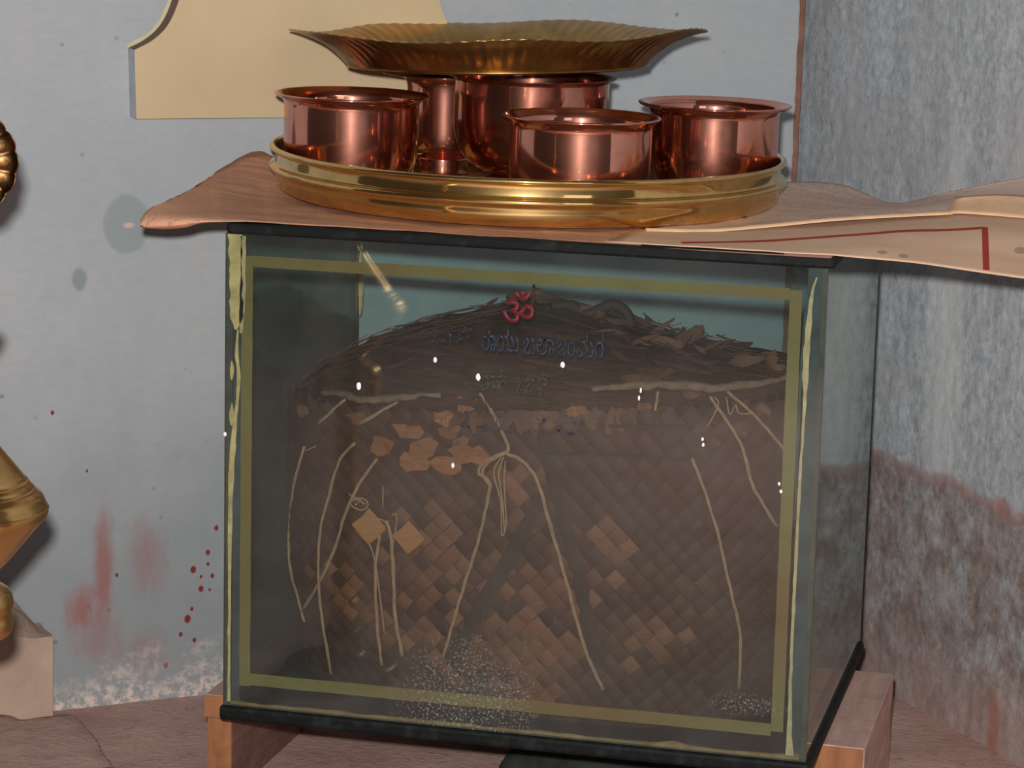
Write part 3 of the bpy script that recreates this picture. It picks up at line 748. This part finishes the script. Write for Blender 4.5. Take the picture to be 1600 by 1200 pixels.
text('lettering', '\u0c93\u0c82 \u0cb6\u0cbf', .178, .212, .3235, .3425, M['ink_blue2'], .02)
text('lettering', '\u0cb0\u0cbe\u0caf\u0cc1', .2205, .2515, .3215, .3415, M['ink_blue'], .02, .008)
text('lettering', '\u0cac\u0cb2\u0cbe\u0cb2\u0c82\u0cae\u0cb0', .2555, .322, .3205, .3415, M['ink_blue'], .02, .008)
text('lettering', '\u0cb0\u0cb9\u0cbf', .2195, .2435, .2890, .3075, M['ink_green'], .02)
text('lettering', '\u0c92\u0cac\u0cb3\u0cbf', .2510, .2765, .2880, .3080, M['ink_green'], .02)
text('lettering', '\u0cb3', .2715, .2785, .2770, .2860, M['ink_green'])
def smears():
    rnd = random.Random(4)
    V = []; Fc = []
    for i in range(46):
        x = .205+.105*rnd.random(); z = .257+(.012 if rnd.random() < .45 else 0)+rnd.uniform(-.003, .003)+(x-.2)*.02
        L = rnd.uniform(.002, .009); h = rnd.uniform(.0008, .0022); b0 = len(V); n = 7
        for k in range(n):
            t = 2*math.pi*k/n; V.append((x+L*math.cos(t)*rnd.uniform(.6, 1), -.0006, z+h*math.sin(t)*rnd.uniform(.6, 1)))
        Fc.append(tuple(range(b0, b0+n)))
    for (x, z, L, h) in ((.200, .244, .006, .002), (.311, .252, .005, .003), (.2015, .27, .0018, .006)):
        b0 = len(V)
        for k in range(8): t = 2*math.pi*k/8; V.append((x+L*math.cos(t), -.0006, z+h*math.sin(t)))
        Fc.append(tuple(range(b0, b0+8)))
    o = obj('faded_lettering', V, Fc, M['ink_blue2'], front)
smears()
def specks():
    rnd = random.Random(2)
    for x, y, z in SPECK:
        a, c = rnd.uniform(.0014, .0021), rnd.uniform(.0022, .0034)
        if x > .34: a, c = .0009, .0024
        if x > .4: a, c = .0012, .0016
        if x < .01: a, c = .0016, .002
        V = []; Fc = []; ring = 10
        V.append((x, -.0012, z))
        for q, yy in ((.6, -.001), (1, -.0003)):
            for k in range(ring):
                t = 2*math.pi*k/ring; s_ = 1+.25*noise.noise(Vector((x*300+math.cos(t), z*300, math.sin(t))))
                V.append((x+a*q*s_*math.cos(t), yy, z+c*q*s_*math.sin(t)))
        for k in range(ring):
            j = (k+1) % ring
            Fc += [(0, 1+k, 1+j), (1+k, 1+ring+k, 1+ring+j, 1+j)]
        o = obj('white_fleck', V, Fc, M['fleck'], front, True); fix_normals(o)
specks()

# ------------------------------------------------------------------ woven basket in the case
BX, BY, BRX, BRY, BN = .248, .145, .231, .121, 2.8
def bs(z): return .90+.10*math.sin(min(max(z/.2, 0), 1)*math.pi/2)
def bpt(t, z, out=0):
    k = bs(z); c, s_ = math.cos(t), math.sin(t)
    r = (abs(c/(BRX*k))**BN+abs(s_/(BRY*k))**BN)**(-1/BN)
    return Vector((BX+(r+out)*c, BY+(r+out)*s_, z))
basket = empty('palm_leaf_basket', (BX, BY, .0005), 'old woven palm leaf basket tied with threads inside the glass case', 'basket')
BO = Vector((-BX, -BY, -.0005))
def bo(o, parent=basket):
    o.parent = parent
    if parent is basket: o.location = BO
    return o
def lidz(x): return .281+.085*(x-.25)
def body():
    n = 96; zs = [.0005, .004, .02, .05, .09, .13, .17, .21, .245, .27]
    V = []; Fc = []
    for z in zs:
        for i in range(n):
            t = 2*math.pi*i/n; p = bpt(t, z, -.003 if z > .003 else -.006)
            if z > .2: p.z += (z-.2)/.07*(.085*(p.x-.25))*.9
            V.append(p)
    for j in range(len(zs)-1):
        for i in range(n):
            k = (i+1) % n; Fc.append((j*n+i, j*n+k, (j+1)*n+k, (j+1)*n+i))
    Fc.append(tuple(range(n))[::-1])
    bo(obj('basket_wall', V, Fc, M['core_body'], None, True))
body()
def weave():
    # arc-length table of the section
    N_ = 1440; P = [bpt(2*math.pi*i/N_, .2) for i in range(N_+1)]
    S_ = [0]
    for i in range(N_): S_.append(S_[-1]+(P[i+1]-P[i]).length)
    per = S_[-1]; cols = round(per/.0186); dx = per/cols; dz = .0186
    sF = S_[int(N_*.75)]
    import bisect
    def ang(s_):
        s_ = s_ % per; i = min(bisect.bisect(S_, s_)-1, N_-1); f = (s_-S_[i])/(S_[i+1]-S_[i]); return 2*math.pi*(i+f)/N_
    # shared pillow-shaped diamonds for the two leaf directions
    meshes = []
    for kind in range(3):
        for mi, mat in enumerate((M['weave'], M['weave_dark'])):
            for di in (0, 1):
                g = 3; V = []; Fc = []
                for a in range(g+1):
                    for c in range(g+1):
                        p, q = a/g*2-1, c/g*2-1
                        dome = .0016*(1-(p*p if di else q*q))-.0008*((q*q) if di else (p*p))
                        x = (p-q)*.5*dx*.5*.985; z = (p+q)*.5*dz*.985
                        x = (p-q)*.5*.5*dx*1.94*.5*2/2; z = (p+q)*.5*.5*dz*1.94*.5*2/2
                        V.append((x+.0006*noise.noise(Vector((a, c, kind*7))), -dome-.0004*kind, z+.0006*noise.noise(Vector((c, a, kind*5+2)))))
                for a in range(g):
                    for c in range(g): i = a*(g+1)+c; Fc.append((i, i+1, i+g+2, i+g+1))
                me = bpy.data.meshes.new('leaf_diamond'); me.from_pydata(V, [], Fc); me.update(); me.materials.append(mat)
                me.polygons.foreach_set('use_smooth', [True]*len(me.polygons)); meshes.append((mi, di, me))
    cells = []
    rows = int(.262/(dz/2))
    for j in range(rows):
        z = .012+j*dz/2
        for i in range(cols):
            s_ = (i+(.5 if j % 2 else 0))*dx
            cells.append((s_, z, i, j))
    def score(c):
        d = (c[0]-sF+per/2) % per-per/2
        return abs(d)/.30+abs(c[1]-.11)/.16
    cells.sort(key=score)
    rnd = random.Random(11); SV = []; SF = []
    for n, (s_, z, i, j) in enumerate(cells):
        t = ang(s_); p = bpt(t, z, .0004); e = bpt(t+.01, z, .0004)
        tx = (e-p).normalized(); zt = (bpt(t, z+.004)-bpt(t, z-.004)).normalized(); ny = tx.cross(zt)  # points out or in
        cen = Vector((BX, BY, z))
        yax = -(p-cen); yax = (yax-tx*yax.dot(tx)-zt*yax.dot(zt)).normalized()
        xax = yax.cross(zt).normalized(); zax = xax.cross(yax)
        mt = Matrix((xax, yax, zax)).transposed().to_4x4()
        mt = mt @ Matrix.Rotation(rnd.uniform(-.06, .06), 4, 'Y') @ Matrix.Rotation(rnd.uniform(-.09, .09), 4, 'X')
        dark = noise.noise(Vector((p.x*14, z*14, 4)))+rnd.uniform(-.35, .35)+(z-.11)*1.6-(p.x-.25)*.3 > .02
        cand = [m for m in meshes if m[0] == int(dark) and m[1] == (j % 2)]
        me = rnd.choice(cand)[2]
        if p.z > .185: mt = mt @ Matrix.Diagonal((1.06, 1, 1.06+.2*max(0, p.x-.25)/.2, 1))
        mt.translation = p
        if p.z > .2: mt.translation.z += (p.z-.2)/.07*(.085*(p.x-.25))*.9
        if n < 298:
            o = bpy.data.objects.new('leaf_diamond', me); COL.objects.link(o); o.parent = basket
            m2 = mt.copy(); m2.translation = mt.translation+BO; o.matrix_local = m2
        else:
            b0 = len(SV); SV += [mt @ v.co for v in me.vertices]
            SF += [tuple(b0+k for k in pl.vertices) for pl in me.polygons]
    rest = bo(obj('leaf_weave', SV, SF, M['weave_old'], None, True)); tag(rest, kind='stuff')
    for (x, y, z), sz in zip(PATCH[:2], (1.35, 1.25)):
        V = [(x+dx*.62*sz*a, y-.004-.001*(1-abs(a)-abs(c)*.5), z+dz*.62*sz*c) for a, c in ((0, 1.05), (.55, .5), (1, 0), (.5, -.55), (0, -1), (-.55, -.4), (-1, .05), (-.45, .5), (0, 0))]
        bo(obj('pale_leaf_patch', V, [(i, (i+1) % 8, 8) for i in range(8)], M['weave_pale'], None, True))
weave()
def straps():
    for pts, wd in zip(STRAPS, (.0062, .0068)):
        C = catmull(pts, 6); V = []; Fc = []
        for i, c in enumerate(C):
            t = (C[min(i+1, len(C)-1)]-C[max(i-1, 0)]).normalized(); a = t.cross(Vector((0, 1, 0))).normalized()
            for q, yy in ((-1, -.0022), (-.5, -.0034), (.5, -.0034), (1, -.0022)): V.append(c+a*wd*q+Vector((0, yy, 0)))
        for i in range(len(C)-1):
            for k in range(3): Fc.append((i*4+k, i*4+k+1, (i+1)*4+k+1, (i+1)*4+k))
        bo(obj('leaf_strap', V, Fc, M['strap'], None, True))
    for pts in ([(.268, .0215, .236), (.33, .0215, .240), (.385, .032, .239), (.41, .043, .249)], [(.285, .022, .262), (.35, .025, .264), (.405, .041, .268)], [(.165, .024, .212), (.2, .022, .220), (.225, .0215, .226)]):
        bo(tube('crease', pts, .0013, M['handle'], None, 5, 5, wob=.0012))
straps()
# ---- the lid of the basket
LX, LY, LRX, LRY = .250, .148, .222, .130
def lid_h(x, y):
    dx, dy = (x-LX)/LRX, (y-LY)/LRY
    q = (abs(dx)**2.4+abs(dy)**2.4)**(1/2.4)
    h = .056*max(0, 1-q**2.2)**.8*max(.12, 1-max(0, x-.235)*4.0)
    h += .006*math.exp(-(((x-.235)/.05)**2))*max(0, 1-q)
    return lidz(x)+h
def lid():
    n, m = 120, 26; V = []; Fc = []
    for j in range(m+1):
        q = 1-j/m
        q = max(q, .002)
        for i in range(n):
            t = 2*math.pi*i/n; c, s_ = math.cos(t), math.sin(t)
            r = (abs(c/LRX)**2.4+abs(s_/LRY)**2.4)**(-1/2.4)
            x, y = LX+r*c*q, LY+r*s_*q
            z = lid_h(x, y)+.0035*noise.noise(Vector((x*60, y*40, 0)))*min(1, (1-q)*8)+.0018*noise.noise(Vector((x*45, y*190, 7)))
            V.append((x, y, z))
    under = len(V)
    for dz_, q in ((-.004, 1.0), (-.010, .985), (-.013, .95)):
        for i in range(n):
            t = 2*math.pi*i/n; c, s_ = math.cos(t), math.sin(t)
            r = (abs(c/LRX)**2.4+abs(s_/LRY)**2.4)**(-1/2.4)
            x, y = LX+r*c*q, LY+r*s_*q
            V.append((x, y, lidz(x)+dz_+.002*noise.noise(Vector((x*70, y*70, 3)))))
    for j in range(m):
        for i in range(n):
            k = (i+1) % n; Fc.append((j*n+i, j*n+k, (j+1)*n+k, (j+1)*n+i))
    prev = 0
    for g in range(3):
        b0 = under+g*n
        for i in range(n):
            k = (i+1) % n; Fc.append((b0+i, b0+k, prev+k, prev+i))
        prev = b0
    o = obj('basket_lid', V, Fc, M['core'], None, True); fix_normals(o); bo(o)
    return o
lid_o = lid()
def strip(name, cen, ax, ay, L, wd, curl, mat, seedv, parent=basket):
    """one irregular leaf strip, thin but solid"""
    up = ax.cross(ay).normalized(); n = 6; V = []; Fc = []
    for i in range(n+1):
        t = i/n*2-1
        ww = wd*(1-.75*abs(t)**2.2)*(1+.8*noise.noise(Vector((t*3.3, seedv, 0))))
        e = .25*wd*noise.noise(Vector((t*3, seedv, 5)))
        hh = curl*(t*t-.3)
        for s_ in (-1, 1): V.append(cen+ax*(t*L)+ay*(s_*ww+e)+up*(hh+.15*wd*s_*noise.noise(Vector((seedv, t, 2)))))
    m = len(V); V += [v-up*.0005 for v in V]
    for i in range(n):
        a = 2*i; Fc += [(a, a+1, a+3, a+2), (m+a+2, m+a+3, m+a+1, m+a), (a, a+2, m+a+2, m+a), (a+1, m+a+1, m+a+3, a+3)]
    Fc += [(0, m, m+1, 1), (m-2, m-1, 2*m-1, 2*m-2)]
    o = obj(name, V, Fc, mat); fix_normals(o); bo(o, parent); return o
def lid_leaves():
    rnd = random.Random(21)
    for i in range(150):
        # fibre strips lying along the dome, coarser and more curled to the right
        for _ in range(50):
            x = rnd.uniform(LX-LRX*.93, LX+LRX*.95); y = rnd.uniform(LY-LRY*.97, LY+LRY*.5)
            if abs((x-LX)/LRX)**2.4+abs((y-LY)/LRY)**2.4 < .93: break
        e = .002
        n = Vector((-(lid_h(x+e, y)-lid_h(x-e, y))/(2*e), -(lid_h(x, y+e)-lid_h(x, y-e))/(2*e), 1)).normalized()
        rough = x > .285
        th = rnd.gauss(0, .28 if not rough else .6)
        ax = Vector((math.cos(th), math.sin(th), 0)); ax = (ax-n*ax.dot(n)).normalized(); ay = n.cross(ax)
        big = rough and rnd.random() < .45
        L = rnd.uniform(.010, .035) if not big else rnd.uniform(.008, .02); wd = rnd.uniform(.0012, .0032) if not big else rnd.uniform(.0025, .006)
        curl = rnd.uniform(0, .002) if not big else rnd.uniform(.001, .006)
        lift = .0022+rnd.uniform(0, .002)+(.002 if big else 0)
        strip('leaf_strip', Vector((x, y, lid_h(x, y)+lift)), ax, ay, L, wd, curl, M['lid_flap'] if (big or rnd.random() < .12) else M['lid_leaf'], i*1.7)
    # ragged flakes standing along the crest
    for i in range(34):
        x = rnd.uniform(.29, .445) if i > 7 else rnd.uniform(.18, .29); y = rnd.uniform(.10, .19); th = rnd.gauss(0, .9); tl = rnd.uniform(0, .55)
        ax = Vector((math.cos(th)*math.cos(tl), -.3*math.sin(th), math.sin(tl))).normalized(); ay = ax.cross(Vector((rnd.gauss(0, .3), -1, rnd.uniform(-.2, .6)))).normalized()
        strip('curled_leaf', Vector((x, y, lid_h(x, y)+.003+.006*tl)), ax, ay, rnd.uniform(.006, .016), rnd.uniform(.0015, .0052), rnd.uniform(-.002, .005), M['lid_flap'] if rnd.random() < .55 else M['lid_leaf'], i*7.3)
    # skirt of strips hanging under the rim
    for i in range(46):
        t = math.pi*(1.06+.88*i/45)+rnd.uniform(-.02, .02)
        c, s_ = math.cos(t), math.sin(t); r = (abs(c/LRX)**2.4+abs(s_/LRY)**2.4)**(-1/2.4)*.985
        x, y = LX+r*c, LY+r*s_
        ax = Vector((rnd.gauss(0, .35), -.12, -1)).normalized(); tx = Vector((-s_, c, 0)); ay = (tx-ax*tx.dot(ax)).normalized()
        L = rnd.uniform(.006, .014); wd = rnd.uniform(.003, .008)
        strip('hanging_leaf', Vector((x, max(y, .0195), lidz(x)-.010-L*.6)), ax, ay, L, wd, .001, M['lid_flap'] if rnd.random() < .4 else M['lid_leaf'], i*3.1+200)
lid_leaves()
def rims():
    for pts, r0 in ((RIM[0], .0030), (RIM[1], .0034)):
        bo(tube('rim_cane', [(x, max(y-.004, .0135), z) for x, y, z in pts], lambda t, r0=r0: r0*(.35+.8*math.sin(math.pi*min(max(t, .06), .94))**.5+.45*noise.noise(Vector((t*17, r0*900, 0)))), M['rim'], None, 8, 8, wob=.0018))
rims()
def flaps():
    rnd = random.Random(5)
    sz = [.012, .013, .016, .011, .010, .012, .013, .012, .013, .013, .010, .009, .007, .009, .007, .006, .008, .006, .009, .008, .009, .008]
    for i, ((x, y, z), s_) in enumerate(zip(FLAPS, sz)):
        n = 9; V = [(x, y-.0052, z)]; ph = rnd.uniform(0, 6)
        for k in range(n):
            t = 2*math.pi*k/n+ph; r = s_*(.45+.6*rnd.random())
            xx, zz = x+r*math.cos(t)*1.15, z+r*math.sin(t)*.8
            yy = max(y-.0035-.003*rnd.random(), .0125)
            V.append((xx, yy, zz))
        m = len(V); V += [(a, b_+.0006, c) for a, b_, c in V]
        Fc = []
        for k in range(n):
            a, c = 1+k, 1+(k+1) % n
            Fc += [(0, a, c), (m, m+c, m+a), (a, m+a, m+c, c)]
        o = obj('torn_leaf', V, Fc, M['flap'] if i < 12 or i in (13, 17) else M['lid_flap']); fix_normals(o); bo(o)
flaps()
def threads():
    for wd, pts in THREADS:
        P = [(x, max(y-.0048, .0125), z) for x, y, z in pts]
        bo(tube('thread', P, .00046*wd+.0002, M['thread'], None, 5, 6, wob=.0004, strands=3 if wd > 1.5 else 1))
threads()
# dark looped handle and tufts on top
bo(tube('loop_handle', [(.232, .135, .328), (.246, .14, .338), (.262, .142, .339), (.270, .142, .333), (.282, .142, .3365), (.294, .142, .343), (.305, .142, .341), (.311, .142, .333), (.312, .142, .326)], lambda t: .0055 if t < .45 else .0048, M['handle'], None, 8, 6, wob=.001))
bo(tube('rolled_leaf', [(.165, .12, .318), (.195, .125, .327), (.225, .13, .334), (.245, .13, .336)], lambda t: .003+.004*t, M['handle'], None, 8, 6, wob=.0015))
strip('curled_leaf', Vector((.222, .09, .327)), Vector((1, -.1, .25)).normalized(), Vector((.1, -.4, 1)).normalized(), .013, .0045, .002, M['flap'], 33)

# ------------------------------------------------------------------ papers on the lid
ZL = .4150
def papers():
    # browned sheet poking out to the left, its corner curled under
    rows = [
        [(-.060, .004, .4035), (-.038, -.004, .4070), (-.012, -.002, .4135), (.06, .004, .4148), (.17, .006, .4154), (.345, .006, .4163)],
        [(-.074, -.010, .4065), (-.046, -.012, .4105), (-.012, -.006, .4148), (.06, .003, .4156), (.17, .005, .4160), (.345, .005, .4169)],
        [(-.0745, -.004, .4150), (-.050, -.002, .4165), (-.02, .004, .4165), (.06, .012, .4157), (.17, .014, .4160), (.345, .014, .4169)],
        [(-.0745, .016, .4195), (-.062, .040, .4195), (-.04, .05, .4180), (.05, .08, .4156), (.16, .10, .4160), (.345, .10, .4169)],
        [(-.0720, .030, .4200), (-.075, .10, .4217), (-.068, .13, .4200), (.0, .18, .4160), (.15, .22, .4160), (.345, .22, .4169)],
        [(-.0690, .040, .4195), (-.084, .16, .4230), (-.092, .22, .4245), (-.078, .295, .4385), (-.040, .30, .4260), (.06, .32, .4162)],
    ]
    o = sheet('newspaper_sheet', rows, M['news_left'], 7, 6, .0005, .0012)
    for v in o.data.vertices:
        if v.co.x < -.06 and v.co.y > .04:      # torn back edge
            v.co.x += .004*noise.noise(Vector((v.co.y*150, 1, 1)))+.002*noise.noise(Vector((v.co.y*420, 5, 1)))
    tag(o, 'browned newspaper sheet with torn edge, curling past the left end of the lid', 'paper')
    rows = [
        [(.33, .000, .4158), (.40, -.002, .4166), (.46, -.003, .4172), (.4985, -.003, .4176)],
        [(.33, .10, .4158), (.40, .10, .4166), (.46, .10, .4172), (.4995, .10, .4176)],
        [(.33, .26, .4158), (.40, .26, .4166), (.46, .26, .4172), (.4995, .26, .4176)]]
    o = sheet('brown_paper', rows, M['paper_brown'], 5, 5, .0005)
    tag(o, 'brown paper lining lying on the black lid under the red-lined sheet', 'paper')
    rows = [
        [(.315, .004, .4176), (.42, .004, .4182), (.50, .006, .4184), (.548, .012, .4165), (.60, .010, .4135), (.66, .004, .4100), (.72, -.005, .408)],
        [(.32, .03, .4180), (.42, .035, .4190), (.50, .040, .4215), (.548, .050, .4225), (.60, .055, .4205), (.66, .055, .4185), (.72, .05, .417)],
        [(.325, .08, .4180), (.42, .09, .4200), (.50, .10, .4255), (.548, .11, .4290), (.60, .12, .4300), (.66, .12, .4300), (.72, .11, .430)],
        [(.36, .20, .4180), (.42, .20, .4200), (.50, .21, .4260), (.548, .22, .4300), (.595, .23, .4360), (.64, .23, .4380), (.69, .22, .439)]]
    o = sheet('printed_sheet', rows, M['calendar'], 7, 7, .0005, .001)
    tag(o, 'tan printed sheet with a red ruled border hanging past the right end of the lid', 'paper')
    EDGE = [(.335, .075, .4192), (.385, .094, .4195), (.430, .115, .4235), (.480, .140, .4288), (.530, .165, .4322), (.575, .185, .4350)]
    rows = [
        EDGE+[(.64, .185, .4375)],
        [(.34, .12, .4186), (.395, .15, .4190), (.44, .17, .4245), (.49, .19, .4300), (.54, .21, .4340), (.585, .225, .4390), (.65, .22, .447)],
        [(.34, .25, .4186), (.395, .26, .4188), (.45, .27, .4250), (.50, .27, .4270), (.548, .27, .4330), (.61, .275, .4460), (.67, .27, .455)],
        [(.345, .36, .4190), (.40, .37, .4225), (.45, .36, .4250), (.507, .32, .4235), (.556, .30, .4355), (.615, .300, .4500), (.68, .29, .463)],
        [(.35, .42, .4210), (.405, .43, .4245), (.455, .41, .4270), (.510, .335, .4225), (.557, .31, .4370), (.620, .310, .4535), (.685, .295, .468)]]
    o = sheet('newspaper_sheet', rows, M['news'], 7, 6, .0005, .0006)
    tag(o, 'grey newspaper sheet with small print spreading right behind the brass tray', 'paper')
    e = catmull([Vector(p)+Vector((0, 0, .0003)) for p in EDGE], 8)
    V = []; Fc = []
    for p in e:
        V += [p+Vector((.0015, -.0035, -.0010)), p+Vector((.001, -.0024, .0006)), p+Vector((-.0015, .0035, .0008))]
    for i in range(len(e)-1):
        for k in range(2): Fc.append((i*3+k, i*3+k+1, (i+1)*3+k+1, (i+1)*3+k))
    obj('folded_edge', V, Fc, M['paper_edge'], o, True)
    f = sheet('folded_corner', [[(.574, .184, .4360), (.61, .180, .4362), (.66, .172, .4362)], [(.572, .212, .4400), (.61, .215, .4425), (.66, .205, .4430)], [(.574, .222, .4440), (.61, .235, .4475), (.66, .225, .4485)]], M['paper_edge'], 5, 4, .0006)
    f.parent = o
papers()

# ------------------------------------------------------------------ tray and vessels
TC = (.192, .2520, .4196)
tray = empty('brass_tray', TC, 'wide round brass tray with a ridged upright wall on the newspapers', 'tray')
lathe('tray_body', [(0, .0), (.10, .0), (.205, 0), (.216, .0006), (.2222, .004), (.2245, .010), (.2248, .0165), (.2272, .0178), (.2302, .0195), (.2308, .0215), (.2300, .0235), (.2265, .0250), (.2255, .0268), (.2256, .034), (.2265, .0362)], M['brass'], tray, seg=180, sub=3)
lathe('tray_rim', [(.2262, .0358), (.2285, .0362), (.2303, .0378), (.2302, .0396), (.2285, .0408), (.2262, .0408), (.2248, .0396), (.2240, .036)], M['brass'], tray, seg=180, sub=3)
lathe('tray_floor', [(.2240, .0365), (.2238, .02), (.2225, .008), (.216, .0030), (.205, .0022), (.10, .0018), (0, .0016)], M['brass'], tray, seg=120, sub=2)
FZT = TC[2]+.0023
def bowl(loc, R, body_r, h, round_, label, mat, tilt=(0, 0, 0)):
    r = empty('copper_bowl', loc, label, 'bowl', 0, 'small copper bowls on the brass tray'); r.rotation_euler = tilt
    k = round_
    out = [(0, 0), (body_r*(.50-.15*k), 0), (body_r*(.74-.10*k), h*.03), (body_r*(.90-.06*k), h*.12), (body_r*(.965-.035*k), h*.25), (body_r*.99, h*.42), (body_r, h*.62), (body_r, h*.86), (body_r*1.008, h*.905), (body_r*1.04, h*.945)]
    lathe('bowl_wall', out+[(body_r*1.035, h*.955), (body_r*.995, h*.92), (body_r*.978, h*.86), (body_r*.976, h*.6), (body_r*.965, h*.42), (body_r*.93, h*.25), (body_r*.84, h*.12), (body_r*.66, h*.05), (0, h*.035)], mat, r, seg=120, sub=3)
    lathe('rim_lip', [(body_r*1.03, h*.935), (R*.97, h*.962), (R, h*.980), (R*1.001, h*.992), (R*.985, h), (R*.95, h*.988), (body_r*1.03, h*.962), (body_r*1.0, h*.935)], mat, r, seg=120, sub=3)
    return r
bowl((.0425, .1995, FZT), .0681, .0597, .0845, .3, 'small copper bowl at the left side of the brass tray', M['copper'])
bowl((.2671, .1237, FZT), .0668, .0600, .0840, .0, 'small copper bowl in front, nearest the tray rim', M['copper'])
bowl((.3500, .3040, FZT), .0685, .0578, .0840, .8, 'small copper bowl at the right side of the brass tray', M['copper'])
pot = empty('copper_pot', (.189, .270, FZT), 'large deep copper pot under the brass plate', 'pot')
lathe('pot_wall', [(.026, .013), (.034, .0145), (.048, .019), (.060, .030), (.0665, .044), (.0690, .060), (.0695, .080), (.0695, .0975), (.0705, .0995), (.0755, .1015), (.0755, .1025), (.0695, .1015), (.0680, .096), (.0675, .06), (.0645, .044), (.057, .031), (.044, .021), (0, .018)], M['copper_dull'], pot, seg=128, sub=3)
lathe('pot_foot', [(.044, 0), (.0465, .002), (.0460, .009), (.042, .0115), (.030, .0135), (.024, .0155)], M['copper'], pot, seg=96, sub=3)
tum = empty('copper_goblet', (.0845, .360, FZT), 'narrow footed copper goblet behind the left bowl, under the brass plate', 'goblet')
lathe('goblet_wall', [(.016, .016), (.022, .0185), (.029, .0225), (.0325, .030), (.0335, .045), (.0345, .070), (.036, .084), (.040, .0885), (.050, .0905), (.0575, .0915), (.0575, .0925), (.049, .0920), (.038, .0905), (.0335, .085), (.032, .045), (.030, .031), (0, .024)], M['copper'], tum, seg=96, sub=3)
lathe('goblet_foot', [(.0235, 0), (.0245, .002), (.0245, .012), (.0238, .0145), (.019, .0165), (.015, .018)], M['copper'], tum, seg=80, sub=3)
def plate():
    p = empty('brass_plate', (.148, .308, .5266), 'shallow fluted brass plate with wavy rim balanced on the copper pot', 'plate')
    p.rotation_euler = (-.018, -.040, 0)
    nf = 84
    def mod(r, z, t):
        k = max(0, min(1, (r-.138)/.05))
        fl = math.cos(nf*t)
        z2 = z+k*(1-k)*.0022*fl+k*.0003*fl+k*k*(.0026*math.cos(3*t+1.0)+.0018*math.cos(5*t+.4)+.0012*math.cos(7*t+2.2))
        r2 = r+k*.0004*fl+k*k*.0016*math.cos(4*t+.5)
        return r2, z2
    lathe('plate_body', [(0, 0), (.10, 0), (.128, .0002), (.1355, .0020), (.1400, .0065), (.1465, .0135), (.158, .0225), (.172, .0285), (.184, .0318), (.1890, .0326), (.1896, .0332), (.1885, .0338), (.183, .0330), (.171, .0300), (.157, .0240), (.1455, .0150), (.1385, .0075), (.134, .0032), (.126, .0015), (0, .0013)], M['brass_plate'], p, seg=504, sub=2, mod=mod)
plate()
bpy.context.view_layer.update()
